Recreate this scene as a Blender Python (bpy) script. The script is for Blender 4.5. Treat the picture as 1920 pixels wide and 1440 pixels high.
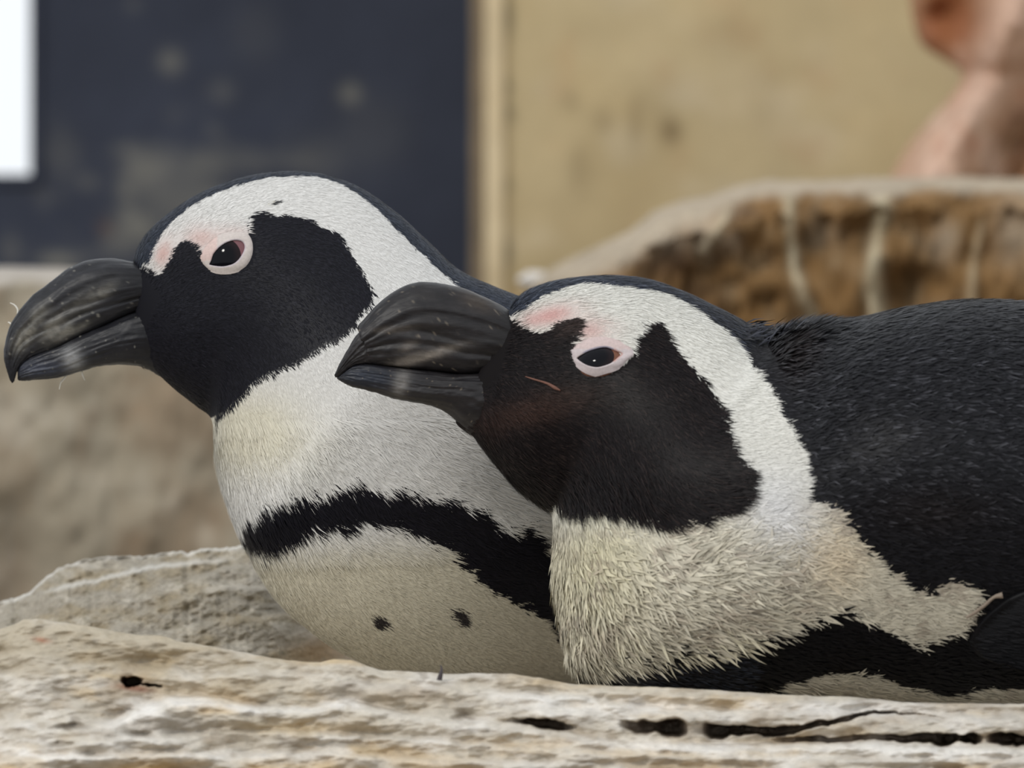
import bpy, math
import numpy as np
from mathutils import Vector
from mathutils.bvhtree import BVHTree

for o in list(bpy.data.objects):
    bpy.data.objects.remove(o, do_unlink=True)
SC = bpy.context.scene
COL = SC.collection
RNG = np.random.default_rng(7)

# ------------------------------------------------------------------ camera, world, sun, exposure
FRAME_W = 0.44            # metres across the frame at the birds
D = 6.0                   # camera distance
Z0 = 0.55                 # height of the optical axis over the ground
S = FRAME_W / 1920.0      # metres per photo pixel at the birds

cam_d = bpy.data.cameras.new('camera')
cam_d.sensor_width = 36.0
cam_d.lens = 36.0 * D / FRAME_W
cam_d.clip_start = 0.1
cam_d.clip_end = 200
cam_d.dof.use_dof = True
cam_d.dof.focus_distance = D + 0.035
cam_d.dof.aperture_fstop = 13.0
cam = bpy.data.objects.new('camera', cam_d)
cam.location = (0, -D, Z0)
cam.rotation_euler = (math.radians(90), 0, 0)
COL.objects.link(cam)
SC.camera = cam

world = bpy.data.worlds.new('sky')
SC.world = world
world.use_nodes = True
bg = world.node_tree.nodes['Background']
bg.inputs['Color'].default_value = (0.92, 0.96, 1.0, 1)
bg.inputs['Strength'].default_value = 1.05

sun_d = bpy.data.lights.new('hazy_sun', 'SUN')
sun_d.energy = 1.1
sun_d.angle = math.radians(7)
sun_d.color = (1.0, 0.97, 0.92)
sun = bpy.data.objects.new('hazy_sun', sun_d)
sun.rotation_euler = Vector((1.08, 1.25, -1.0)).to_track_quat('-Z', 'Y').to_euler()
sun.location = (-2, -2, 5)
COL.objects.link(sun)

SC.view_settings.view_transform = 'Standard'
SC.view_settings.look = 'None'
SC.view_settings.exposure = 0.0
SC.view_settings.gamma = 1.0
SC.view_settings.use_curve_mapping = False


# ------------------------------------------------------------------ helpers
def W(px, py, y):
    """photo pixel + depth behind the bird plane -> world point(s)"""
    k = (D + y) / D
    px = np.asarray(px, float); py = np.asarray(py, float); y = np.asarray(y, float) + 0 * px
    return np.stack([(px - 960) * S * k, y, Z0 + (720 - py) * S * k], -1)


def lin(r, g, b):
    c = np.array([r, g, b], float) / 255.0
    return np.where(c <= 0.04045, c / 12.92, ((c + 0.055) / 1.055) ** 2.4)


def _hash(ix, iy, iz, seed):
    h = (ix.astype(np.int64) * 374761393 + iy.astype(np.int64) * 668265263 + iz.astype(np.int64) * 2147483647 + seed * 974711) & 0xFFFFFFFF
    h = ((h ^ (h >> 13)) * 1274126177) & 0xFFFFFFFF
    h = h ^ (h >> 16)
    return (h & 0xFFFFFF) / float(0xFFFFFF)


def vnoise(x, y, z=0.0, seed=0):
    x, y, z = np.broadcast_arrays(np.asarray(x, float), np.asarray(y, float), np.asarray(z, float))
    ix, iy, iz = np.floor(x), np.floor(y), np.floor(z)
    fx, fy, fz = x - ix, y - iy, z - iz
    fx = fx * fx * (3 - 2 * fx); fy = fy * fy * (3 - 2 * fy); fz = fz * fz * (3 - 2 * fz)
    ix = ix.astype(np.int64); iy = iy.astype(np.int64); iz = iz.astype(np.int64)
    r = 0
    for dx in (0, 1):
        for dy in (0, 1):
            for dz in (0, 1):
                w = (fx if dx else 1 - fx) * (fy if dy else 1 - fy) * (fz if dz else 1 - fz)
                r = r + w * _hash(ix + dx, iy + dy, iz + dz, seed)
    return r * 2 - 1


def fbm(x, y, z=0.0, seed=0, oct=4):
    a, f, r, t = 1.0, 1.0, 0.0, 0.0
    for o in range(oct):
        r = r + a * vnoise(np.asarray(x) * f, np.asarray(y) * f, np.asarray(z) * f, seed + o * 17)
        t += a; a *= 0.5; f *= 2.03
    return r / t


def sstep(a, b, x):
    t = np.clip((np.asarray(x, float) - a) / (b - a), 0, 1)
    return t * t * (3 - 2 * t)


def mixc(a, b, f):
    f = np.asarray(f)[..., None]
    return np.asarray(a) * (1 - f) + np.asarray(b) * f


def catmull(pts, n):
    """smooth resampling of an (m,k) list of control rows at n parameters"""
    P = np.asarray(pts, float)
    m = len(P)
    t = np.linspace(0, m - 1, n)
    i = np.clip(np.floor(t).astype(int), 0, m - 2)
    f = (t - i)[:, None]
    Q = np.vstack([2 * P[0] - P[1], P, 2 * P[-1] - P[-2]])
    p0, p1, p2, p3 = Q[i], Q[i + 1], Q[i + 2], Q[i + 3]
    return 0.5 * ((2 * p1) + (-p0 + p2) * f + (2 * p0 - 5 * p1 + 4 * p2 - p3) * f ** 2 + (-p0 + 3 * p1 - 3 * p2 + p3) * f ** 3)


def inside(poly, px, py):
    P = np.asarray(poly, float)
    r = np.zeros(np.shape(px), bool)
    n = len(P)
    for i in range(n):
        x1, y1 = P[i]; x2, y2 = P[(i + 1) % n]
        if y1 == y2:
            continue
        c = ((y1 > py) != (y2 > py)) & (px < (x2 - x1) * (py - y1) / (y2 - y1) + x1)
        r ^= c
    return r


def gauss(px, py, cx, cy, rx, ry, ang=0.0):
    c, s = math.cos(math.radians(ang)), math.sin(math.radians(ang))
    dx, dy = px - cx, py - cy
    u = (dx * c + dy * s) / rx; v = (-dx * s + dy * c) / ry
    return np.exp(-(u * u + v * v))


def link(name, data, parent=None):
    o = bpy.data.objects.new(name, data)
    COL.objects.link(o)
    if parent is not None:
        o.parent = parent
        o.matrix_parent_inverse = parent.matrix_basis.inverted()
    return o


def make_mesh(name, verts, faces, mat, parent=None, col=None, smooth=True):
    """faces: list of (k,n) int arrays with n = 3 or 4"""
    if not isinstance(faces, (list, tuple)):
        faces = [faces]
    verts = np.ascontiguousarray(verts, dtype=np.float32).reshape(-1, 3)
    idx = np.concatenate([f.reshape(-1) for f in faces]).astype(np.int32)
    sizes = np.concatenate([np.full(len(f), f.shape[1], np.int32) for f in faces])
    starts = np.concatenate([[0], np.cumsum(sizes)[:-1]]).astype(np.int32)
    me = bpy.data.meshes.new(name)
    me.vertices.add(len(verts)); me.vertices.foreach_set('co', verts.ravel())
    me.loops.add(len(idx)); me.loops.foreach_set('vertex_index', idx)
    me.polygons.add(len(sizes)); me.polygons.foreach_set('loop_start', starts)
    me.polygons.foreach_set('use_smooth', np.full(len(sizes), smooth))
    me.update(calc_edges=True)
    if col is not None:
        c = np.ones((len(verts), 4), np.float32)
        c[:, :3] = np.clip(np.asarray(col).reshape(-1, 3), 0, 1)
        a = me.color_attributes.new('Col', 'FLOAT_COLOR', 'POINT')
        a.data.foreach_set('color', c.ravel())
    me.materials.append(mat)
    return link(name, me, parent)


def grid_faces(n, m, wrap=False, flip=False):
    i = np.arange(n - 1)[:, None]
    j = np.arange(m if wrap else m - 1)[None, :]
    a = i * m + j; b = i * m + (j + 1) % m
    q = np.stack([a, b, b + m, a + m], -1).reshape(-1, 4)
    return q[:, ::-1] if flip else q


def empty(name, loc):
    o = bpy.data.objects.new(name, None)
    o.empty_display_size = 0.02
    o.location = loc
    COL.objects.link(o)
    return o


def tag(o, label=None, cat=None, group=None, kind=None):
    if label: o['label'] = label
    if cat: o['category'] = cat
    if group: o['group'] = group
    if kind: o['kind'] = kind
    return o


# ------------------------------------------------------------------ materials
def nodes_of(name):
    m = bpy.data.materials.new(name)
    m.use_nodes = True
    nt = m.node_tree
    return m, nt, nt.nodes['Principled BSDF']


def mat_attr(name, rough=0.6, spec=0.3, noise=None, bump=None, coat=0.0, sheen=0.0, coat_rough=0.15, translucent=0.0):
    """base colour from the mesh's own colour attribute, broken up by procedural noise
    noise = (scale xyz, detail, amount); bump = (scale xyz, strength, distance)"""
    m, nt, p = nodes_of(name)
    at = nt.nodes.new('ShaderNodeAttribute'); at.attribute_name = 'Col'
    src = at.outputs['Color']
    if noise or bump:
        tc = nt.nodes.new('ShaderNodeTexCoord')
    if noise:
        sc, det, amt = noise
        mp = nt.nodes.new('ShaderNodeMapping'); mp.inputs['Scale'].default_value = sc
        nt.links.new(tc.outputs['Object'], mp.inputs['Vector'])
        nz = nt.nodes.new('ShaderNodeTexNoise'); nz.inputs['Scale'].default_value = 1.0
        nz.inputs['Detail'].default_value = det; nz.inputs['Roughness'].default_value = 0.65
        nt.links.new(mp.outputs['Vector'], nz.inputs['Vector'])
        mr = nt.nodes.new('ShaderNodeMapRange')
        mr.inputs['From Min'].default_value = 0.25; mr.inputs['From Max'].default_value = 0.75
        mr.inputs['To Min'].default_value = 1 - amt; mr.inputs['To Max'].default_value = 1 + amt
        nt.links.new(nz.outputs['Fac'], mr.inputs['Value'])
        vm = nt.nodes.new('ShaderNodeVectorMath'); vm.operation = 'SCALE'
        nt.links.new(src, vm.inputs[0]); nt.links.new(mr.outputs['Result'], vm.inputs['Scale'])
        src = vm.outputs['Vector']
    nt.links.new(src, p.inputs['Base Color'])
    if bump:
        sc, st, dist = bump
        mp = nt.nodes.new('ShaderNodeMapping'); mp.inputs['Scale'].default_value = sc
        nt.links.new(tc.outputs['Object'], mp.inputs['Vector'])
        nz = nt.nodes.new('ShaderNodeTexNoise'); nz.inputs['Scale'].default_value = 1.0
        nz.inputs['Detail'].default_value = 6; nz.inputs['Roughness'].default_value = 0.6
        nt.links.new(mp.outputs['Vector'], nz.inputs['Vector'])
        bp = nt.nodes.new('ShaderNodeBump'); bp.inputs['Strength'].default_value = st; bp.inputs['Distance'].default_value = dist
        nt.links.new(nz.outputs['Fac'], bp.inputs['Height'])
        nt.links.new(bp.outputs['Normal'], p.inputs['Normal'])
    p.inputs['Roughness'].default_value = rough
    p.inputs['Specular IOR Level'].default_value = spec
    p.inputs['Coat Weight'].default_value = coat
    p.inputs['Coat Roughness'].default_value = coat_rough
    p.inputs['Sheen Weight'].default_value = sheen
    if translucent > 0:
        tr = nt.nodes.new('ShaderNodeBsdfTranslucent')
        nt.links.new(src, tr.inputs['Color'])
        mx = nt.nodes.new('ShaderNodeMixShader'); mx.inputs['Fac'].default_value = translucent
        nt.links.new(p.outputs['BSDF'], mx.inputs[1]); nt.links.new(tr.outputs['BSDF'], mx.inputs[2])
        nt.links.new(mx.outputs['Shader'], nt.nodes['Material Output'].inputs['Surface'])
    return m


M_PLUME = mat_attr('plumage', rough=0.45, spec=0.12, sheen=0.0)
M_SKIN = mat_attr('bird_skin', rough=0.75, spec=0.15)
M_LID = mat_attr('eyelid_skin', rough=0.6, spec=0.25, noise=((900, 900, 900), 3, 0.12), bump=((1500, 1500, 1500), 0.3, 0.0004))
M_BILL = mat_attr('bill_horn', rough=0.42, spec=0.22, noise=((260, 260, 700), 4, 0.3), bump=((160, 400, 900), 0.3, 0.0005), coat=0.08, coat_rough=0.3)
M_EYE = mat_attr('eye_gloss', rough=0.06, spec=0.13)
M_ROCK = mat_attr('pale_layered_rock', rough=0.85, spec=0.2, noise=((190, 190, 240), 7, 0.16), bump=((300, 300, 420), 0.4, 0.0018))
M_ROCK2 = mat_attr('grainy_grey_rock', rough=0.85, spec=0.25, noise=((420, 420, 420), 8, 0.30), bump=((700, 700, 700), 0.55, 0.0015))
M_BOULDER = mat_attr('brown_boulder', rough=0.9, spec=0.2, noise=((45, 45, 45), 8, 0.24), bump=((60, 60, 60), 0.5, 0.01))
M_WALL = mat_attr('painted_wall', rough=0.9, spec=0.15, noise=((14, 14, 14), 6, 0.14), bump=((50, 50, 50), 0.25, 0.004))
M_GROUND = mat_attr('sandy_ground', rough=0.95, spec=0.1, noise=((9, 9, 9), 8, 0.3), bump=((40, 40, 40), 0.5, 0.01))


# ------------------------------------------------------------------ the setting
def wall_panel(name, px0, px1, py0, py1, y, nx, ny, colour_fn, thick=0.05, hole=None):
    """upright wall of real thickness at depth y, optional rectangular opening (px,py)"""
    xs = np.linspace(px0, px1, nx); zs = np.linspace(py0, py1, ny)
    if hole:
        for v, arr in ((hole[0], xs), (hole[1], xs), (hole[2], zs), (hole[3], zs)):
            arr[np.argmin(abs(arr - v))] = v
    X, Y = np.meshgrid(xs, zs, indexing='ij')
    F = W(X, Y, y).reshape(-1, 3); B = F.copy(); B[:, 1] += thick
    col = colour_fn(X, Y).reshape(-1, 3)
    n = nx * ny
    q = grid_faces(nx, ny)
    if hole:
        cx = (xs[:-1] + xs[1:]) / 2; cz = (zs[:-1] + zs[1:]) / 2
        CX, CZ = np.meshgrid(cx, cz, indexing='ij')
        keep = ~((CX > hole[0]) & (CX < hole[1]) & (CZ > hole[2]) & (CZ < hole[3])).reshape(-1)
        q = q[keep]
    e = np.concatenate([q[:, [0, 1]], q[:, [1, 2]], q[:, [2, 3]], q[:, [3, 0]]])
    key = np.sort(e, 1); key = key[:, 0] * n + key[:, 1]
    u, inv, cnt = np.unique(key, return_inverse=True, return_counts=True)
    be = e[cnt[inv] == 1]
    side = np.stack([be[:, 1], be[:, 0], be[:, 0] + n, be[:, 1] + n], -1)
    o = make_mesh(name, np.vstack([F, B]), [q, q[:, ::-1] + n, side], M_WALL, col=np.vstack([col, col]), smooth=False)
    return tag(o, kind='structure')


def ground():
    xs = np.linspace(-6, 6, 60); ys = np.linspace(-7.5, 5, 60)
    X, Y = np.meshgrid(xs, ys, indexing='ij')
    Z = 0.0 * X
    c = mixc(lin(120, 105, 85), lin(90, 78, 62), fbm(X, Y, 0, 3) * .5 + .5)
    o = make_mesh('floor', np.stack([X, Y, Z], -1), grid_faces(60, 60, flip=False), M_GROUND, col=c)
    tag(o, kind='structure')
ground()


def dark_wall_col(X, Y):
    c = np.broadcast_to(lin(58, 62, 74), X.shape + (3,)).copy()
    f = fbm(X / 260, Y / 260, 0, 5) * .5 + .5
    c = c * (0.82 + 0.36 * f)[..., None]
    pale = lin(128, 126, 118)
    spots = [(320, 116, 20, 20, .38), (657, 176, 18, 18, .45), (416, 172, 22, 20, .16), (272, 312, 36, 26, .42), (390, 305, 45, 22, .30),
             (470, 300, 30, 20, .2), (560, 300, 40, 16, .16), (250, 345, 24, 30, .22), (165, 342, 18, 14, .2), (330, 350, 70, 40, .28),
             (262, 425, 24, 22, .45), (230, 440, 30, 40, .25), (310, 420, 60, 50, .2), (110, 490, 34, 16, .5), (20, 470, 18, 26, .2),
             (380, 400, 60, 40, .15), (700, 250, 60, 60, .08), (600, 300, 50, 40, .12), (480, 60, 40, 50, .06), (120, 300, 30, 40, .12), (250, 10, 14, 10, .15)]
    for cx, cy, rx, ry, a in spots:
        g = gauss(X, Y, cx, cy, rx, ry) ** 1.0
        c = mixc(c, pale, np.clip(g * 1.5, 0, 1) * min(a * 1.25, .75))
    g = np.clip(fbm(X / 40, Y / 40, 0, 9) - .1, 0, 1) * gauss(X, Y, 320, 370, 190, 110)
    c = mixc(c, pale, np.clip(g * 1.6, 0, .6))
    g = gauss(X, Y, 198, 428, 14, 14) + .5 * gauss(X, Y, 395, 395, 40, 14)
    c = mixc(c, lin(92, 62, 50), np.clip(g, 0, 1) * .5)
    return c


wall_panel('wall_back', -1900, 900, -900, 3200, 2.0, 420, 500, dark_wall_col, thick=0.012, hole=(-700, 56, -420, 327))


def frame_for_window():
    # slim dark surround standing a little proud of the wall around the opening
    def bar(a, b, c, d):
        y0, y1 = 1.997, 2.03
        p = [W(a, c, y0), W(b, c, y0), W(b, d, y0), W(a, d, y0)]
        v = np.array(p + [q + np.array([0, y1 - y0, 0]) for q in p])
        f = np.array([[3, 2, 1, 0], [4, 5, 6, 7], [0, 1, 5, 4], [1, 2, 6, 5], [2, 3, 7, 6], [3, 0, 4, 7]])
        return v, f
    vs, fs, n = [], [], 0
    for r in ((56, 72, -440, 345), (-720, -700, -440, 345), (-700, 56, 327, 345), (-700, 56, -440, -420)):
        v, f = bar(*r); vs.append(v); fs.append(f + n); n += 8
    v = np.vstack(vs)
    o = make_mesh('window_1', v, np.vstack(fs), M_WALL, col=np.broadcast_to(lin(58, 62, 74), v.shape), smooth=False)
    tag(o, kind='structure')
frame_for_window()


def tan_col(X, Y):
    c = np.broadcast_to(lin(190, 172, 134), X.shape + (3,)).copy()
    f = fbm(X / 240, Y / 300, 0, 21) * .5 + .5
    c = mixc(c, lin(180, 158, 116), sstep(.4, .85, f) * .5)
    c = mixc(c, lin(198, 182, 150), sstep(.5, .9, fbm(X / 130, Y / 90, 0, 27) * .5 + .5) * .8)
    c = mixc(c, lin(182, 148, 110), sstep(.55, .9, fbm(X / 70, Y / 70, 0, 33) * .5 + .5) * .35)
    d = lin(112, 94, 66)
    for cx, cy, rx, ry, a in [(1258, 245, 20, 24, .75), (1190, 235, 12, 50, .35), (1130, 225, 18, 26, .3), (1070, 190, 16, 20, .3), (1085, 320, 22, 50, .28),
                              (1210, 190, 26, 30, .16), (1100, 60, 60, 30, .1), (1440, 200, 40, 60, .12), (1360, 60, 50, 40, .12), (1480, 130, 60, 30, .1)]:
        c = mixc(c, d, np.clip(gauss(X, Y, cx, cy, rx, ry) * 1.2, 0, 1) * a)
    for cx, cy, rx, ry in [(955, 30, 9, 34), (953, 163, 9, 16), (956, 212, 9, 16), (954, 345, 8, 10), (952, 475, 9, 26)]:
        c = mixc(c, lin(96, 92, 76), np.clip(gauss(X, Y, cx, cy, rx, ry) * 1.3, 0, 1) * .6)
    return c


wall_panel('wall_right', 944, 3900, -900, 3200, 1.78, 420, 260, tan_col, thick=0.05)


def trim(name, px0, px1, y0, y1, colA, colB, seed):
    nz = 160
    zs = np.linspace(-900, 3200, nz)
    wob = fbm(zs / 120, 0, 0, seed) * 1.2
    prof = [(px0, y1), (px0, y0 + .004), (px0 + 2, y0), (px1 - 2, y0), (px1, y0 + .004), (px1, y1)]
    V = np.stack([W(p + wob, zs, yy) for p, yy in prof], 1)
    c = mixc(colA, colB, np.clip(fbm(zs / 70, 0, 0, seed + 3)[:, None] * .7 + .5 + 0 * V[..., 0], 0, 1))
    o = make_mesh(name, V, grid_faces(nz, len(prof), wrap=True), M_WALL, col=c, smooth=False)
    tag(o, kind='structure')
trim('trim_1', 909, 945, 1.775, 1.83, lin(226, 208, 172), lin(200, 180, 144), 41)
trim('trim_2', 884, 910, 1.80, 1.99, lin(142, 126, 104), lin(118, 106, 90), 47)


# low rendered wall behind the left bird
def low_wall():
    nx, nv = 300, 170
    xs = np.linspace(-1500, 830, nx)
    top = 507 + 6 * fbm(xs / 150, 0, 0, 61) - 6 * gauss(xs, 0 * xs, 60, 0, 120, 1)
    rows = []
    yb, yf = 1.35, 0.95
    for v in np.linspace(0, 1, nv):
        if v < .2:
            k = v / .2; y = yb + (yf + .05 - yb) * k; py = top + 0 * k
        elif v < .3:
            k = (v - .2) / .1; a = k * math.pi / 2
            y = yf + .05 - .05 * math.sin(a); py = top + 40 * (1 - math.cos(a))
        else:
            k = (v - .3) / .7; y = yf - .05 * k; py = top + 40 + k * 2100
        rows.append((xs, py, y + 0 * xs))
    A = np.array(rows)                                  # nv,3,nx
    X, PY, Y = A[:, 0], A[:, 1], A[:, 2]
    Y = Y + .012 * fbm(X / 110, PY / 110, 0, 63)
    c = np.broadcast_to(lin(150, 140, 122), X.shape + (3,)).copy()
    f = fbm(X / 120, PY / 150, 0, 65) * .5 + .5
    c = mixc(c, lin(138, 122, 102), sstep(.45, .8, f) * .9)
    c = mixc(c, lin(172, 162, 146), sstep(.55, .85, fbm(X / 90, PY / 130, 0, 71) * .5 + .5) * .7)
    c = mixc(c, lin(136, 112, 88), sstep(.5, .9, fbm(X / 50, PY / 60, 0, 75) * .5 + .5) * .4)
    # grey vertical runs in the lower left corner, and a few dark stains
    run = sstep(.1, .5, fbm(X / 22, PY / 260, 0, 78)) * sstep(860, 1000, PY) * sstep(170, 40, X)
    c = mixc(c, lin(150, 146, 140), run * .7)
    c = mixc(c, lin(104, 92, 78), np.clip(gauss(X, PY, 20, 1060, 50, 120) * .5, 0, 1))
    for cx, cy, rx, ry, a in [(143, 1004, 13, 14, .6), (225, 770, 16, 14, .3), (150, 830, 20, 16, .25), (8, 750, 14, 14, .4), (100, 1050, 30, 10, .2)]:
        c = mixc(c, lin(88, 80, 68), np.clip(gauss(X, PY, cx, cy, rx, ry), 0, 1) * a)
    for cx, cy, rx, ry, a in [(325, 940, 18, 20, .6), (385, 1010, 20, 26, .4), (90, 560, 60, 24, .5), (180, 900, 30, 26, .25)]:
        c = mixc(c, lin(190, 178, 160), np.clip(gauss(X, PY, cx, cy, rx, ry), 0, 1) * a)
    c = mixc(c, lin(170, 162, 152), sstep(46, 14, PY - top[None, :] + 14 * fbm(X / 60, PY / 40, 0, 81)))
    o = make_mesh('wall_left', W(X, PY, Y), grid_faces(nv, nx, flip=True), M_WALL, col=c)
    tag(o, kind='structure')
low_wall()


# brown boulder with a pale crest and lime runs
def boulder():
    nx, nv = 420, 200
    out = np.array([(960, 620), (1000, 535), (1030, 505), (1060, 490), (1110, 466), (1180, 432), (1225, 396), (1270, 380), (1325, 368), (1385, 346), (1450, 338),
                    (1560, 336), (1650, 333), (1780, 331), (1920, 336), (2060, 350), (2250, 390), (2450, 480), (2600, 640)], float)
    xs = np.linspace(960, 2600, nx)
    top = np.interp(xs, out[:, 0], out[:, 1]) + 3.5 * fbm(xs / 45, 0, 0, 91)
    rows = []
    for v in np.linspace(0, 1, nv):
        if v < .18:
            k = v / .18; y = 1.62 - .42 * k; py = top + 46 * (1 - k) ** 2
        elif v < .42:
            k = (v - .18) / .24; a = k * math.pi / 2
            y = 1.20 - .11 * math.sin(a); py = top + 70 * (1 - math.cos(a))
        else:
            k = (v - .42) / .58; y = 1.09 - .06 * k; py = top + 70 + k * (2700 - 400)
        rows.append((xs, py, y + 0 * xs))
    A = np.array(rows); X, PY, Y = A[:, 0], A[:, 1], A[:, 2]
    K = PY - top[None, :]
    edge = sstep(960, 1150, X)
    Y = Y + .035 * fbm(X / 130, PY / 110, 0, 93) + .012 * fbm(X / 35, PY / 35, 0, 95) + .15 * (1 - edge)
    c = np.broadcast_to(lin(124, 94, 58), X.shape + (3,)).copy()
    c = mixc(c, lin(138, 106, 68), sstep(.45, .8, fbm(X / 60, PY / 70, 0, 97) * .5 + .5) * .8)
    c = mixc(c, lin(98, 78, 54), sstep(.5, .8, fbm(X / 45, PY / 50, 0, 101) * .5 + .5) * .85)
    c = mixc(c, lin(156, 136, 108), sstep(.55, .85, fbm(X / 38, PY / 55, 0, 103) * .5 + .5) * .5)
    for cx, cy, rx, ry, a in [(1265, 480, 40, 44, .8), (1380, 400, 40, 16, .6), (1210, 500, 30, 24, .5), (1300, 560, 50, 30, .4)]:
        c = mixc(c, lin(78, 56, 38), np.clip(gauss(X, PY, cx, cy, rx, ry) * 1.2, 0, 1) * a)
    for cx, cy, rx, ry, a in [(1330, 450, 24, 36, .6), (1375, 455, 18, 18, .45), (1770, 450, 26, 34, .45), (1900, 430, 40, 60, .4), (1230, 440, 60, 30, .75), (1550, 440, 40, 26, .2)]:
        c = mixc(c, lin(176, 164, 146), np.clip(gauss(X, PY, cx, cy, rx, ry) * 1.1, 0, 1) * a)
    # lime runs
    for pts, w, a in [([(1478, 350), (1480, 430), (1490, 500), (1505, 560), (1525, 600)], 11, .7), ([(1650, 340), (1652, 400), (1640, 470), (1638, 540), (1650, 610)], 17, .75),
                      ([(1632, 480), (1636, 560), (1640, 620)], 9, .5), ([(1365, 390), (1340, 440), (1320, 470)], 12, .5), ([(1840, 420), (1825, 500), (1820, 580)], 9, .4)]:
        P = np.array(pts, float)
        cx = np.interp(PY, P[:, 1], P[:, 0]) + 4 * fbm(PY / 30, X * 0, 0, 107)
        g = np.exp(-((X - cx) / (w * (1 + .3 * fbm(PY / 40, 0 * X, 0, 109)))) ** 2) * sstep(P[0, 1] - 20, P[0, 1] + 10, PY) * sstep(P[-1, 1] + 30, P[-1, 1], PY)
        c = mixc(c, lin(196, 184, 156), g * a)
        Y = Y - .006 * g
    crest = sstep(40, 16, K + 12 * fbm(X / 40, PY / 40, 0, 111) - 8 * gauss(X, PY, 1650, 340, 30, 60)) + sstep(80, 40, K + 14 * fbm(X / 40, PY / 40, 0, 115)) * sstep(1440, 1240, X) * .9
    c = mixc(c, lin(174, 160, 140), np.clip(crest, 0, 1) * .95)
    o = make_mesh('boulder', W(X, PY, Y), grid_faces(nv, nx, flip=True), M_BOULDER, col=c)
    tag(o, 'large brown boulder with pale crest and white lime runs behind the birds', 'boulder')
boulder()


# pinkish sculpted root in the upper right corner
def root():
    rows = np.array([  # py, left px, right px, half depth m
        (-260, 1690, 2240, .10), (-120, 1694, 2180, .11), (-20, 1704, 2120, .12), (40, 1712, 2080, .12), (85, 1730, 2060, .11), (115, 1775, 2050, .10),
        (140, 1806, 2040, .09), (175, 1788, 2030, .10), (220, 1748, 2040, .11), (270, 1706, 2070, .12), (320, 1676, 2110, .14), (380, 1650, 2160, .15), (640, 1560, 2300, .17), (1400, 1500, 2400, .2), (2700, 1480, 2420, .2)], float)
    n, m = 220, 120
    R = catmull(rows, n)
    th = np.linspace(0, 2 * math.pi, m, endpoint=False)
    cx = (R[:, 1] + R[:, 2]) / 2; hx = (R[:, 2] - R[:, 1]) / 2
    ct = np.cos(th); st = np.sin(th)
    X = cx[:, None] + hx[:, None] * np.sign(ct) * np.abs(ct) ** .8
    PY = R[:, 0][:, None] + 0 * X
    Y = 1.50 - R[:, 3][:, None] * np.sign(st) * np.abs(st) ** .8
    # folds running down the limb: a deep hollow upper left, a rounded limb sweeping down to the left
    limbx = np.interp(PY, [-100, 60, 130, 200, 300, 420], [1960, 1890, 1862, 1822, 1762, 1720])
    near = (Y < 1.5)
    Y = Y - near * (.055 * np.exp(-((X - limbx) / 62) ** 2) - .06 * gauss(X, PY, 1780, 20, 60, 90) - .05 * np.exp(-((X - limbx - 120) / 45) ** 2))
    Y = Y + .02 * fbm(X / 90, PY / 120, 0, 121)
    c = np.broadcast_to(lin(176, 140, 112), X.shape + (3,)).copy()
    c = mixc(c, lin(198, 166, 146), np.exp(-((X - limbx + 6) / 58) ** 2) * .95)
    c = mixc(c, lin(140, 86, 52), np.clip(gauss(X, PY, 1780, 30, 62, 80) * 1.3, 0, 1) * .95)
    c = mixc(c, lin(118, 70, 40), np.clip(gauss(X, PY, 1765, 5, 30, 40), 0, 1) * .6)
    c = mixc(c, lin(150, 112, 76), np.clip(gauss(X, PY, 1900, 290, 60, 60) * 1.2, 0, 1) * .8)
    c = mixc(c, lin(170, 112, 84), sstep(.1, .6, fbm(X / 40, PY / 90, 0, 125)) * .5)
    c = mixc(c, lin(206, 180, 160), sstep(.15, .6, fbm(X / 50, PY / 110, 0, 127)) * .5)
    o = make_mesh('tree_root', W(X, PY, Y), grid_faces(n, m, wrap=True, flip=False), M_BOULDER, col=c)
    tag(o, 'pinkish brown gnarled root standing against the tan wall in upper right corner', 'root')
root()


def pebble(name, px, py, y, r, squash, colr, label, cat, seed, mat):
    n, m = 24, 36
    ph = np.linspace(0, math.pi, n)[:, None]; th = np.linspace(0, 2 * math.pi, m, endpoint=False)[None, :]
    d = np.stack([np.sin(ph) * np.cos(th), np.sin(ph) * np.sin(th), np.cos(ph) + 0 * th], -1)
    rr = r * (1 + .3 * fbm(d[..., 0] * 1.6, d[..., 1] * 1.6, d[..., 2] * 1.6, seed))
    V = d * rr[..., None] * np.array(squash) + W(px, py, y)
    o = make_mesh(name, V, grid_faces(n, m, wrap=True, flip=True), mat, col=np.broadcast_to(colr, V.shape))
    tag(o, label, cat)
pebble('pebble', 1002, 526, 1.32, .0085, (1, 1, .62), lin(214, 208, 200), 'small white stone at the left foot of the brown boulder', 'stone', 5, M_BOULDER)


# ------------------------------------------------------------------ foreground ledge: layered pale rock the birds lie on
RIDGE = np.array([(-400, 1190), (-200, 1180), (0, 1178), (25, 1172), (45, 1161), (70, 1160), (110, 1166), (160, 1172), (240, 1188), (300, 1192), (345, 1204), (400, 1212), (470, 1226), (540, 1238), (600, 1243), (625, 1236),
                  (660, 1238), (690, 1250), (710, 1256), (860, 1264), (900, 1262), (960, 1264), (1030, 1274), (1080, 1284), (1180, 1286), (1280, 1290), (1380, 1297), (1480, 1303), (1600, 1307), (1700, 1316), (1800, 1319), (1920, 1319), (2100, 1322), (2400, 1330)], float)
LEDGE_Y = -0.112


def ridge_py(x):
    return np.interp(x, RIDGE[:, 0], RIDGE[:, 1])


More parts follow.
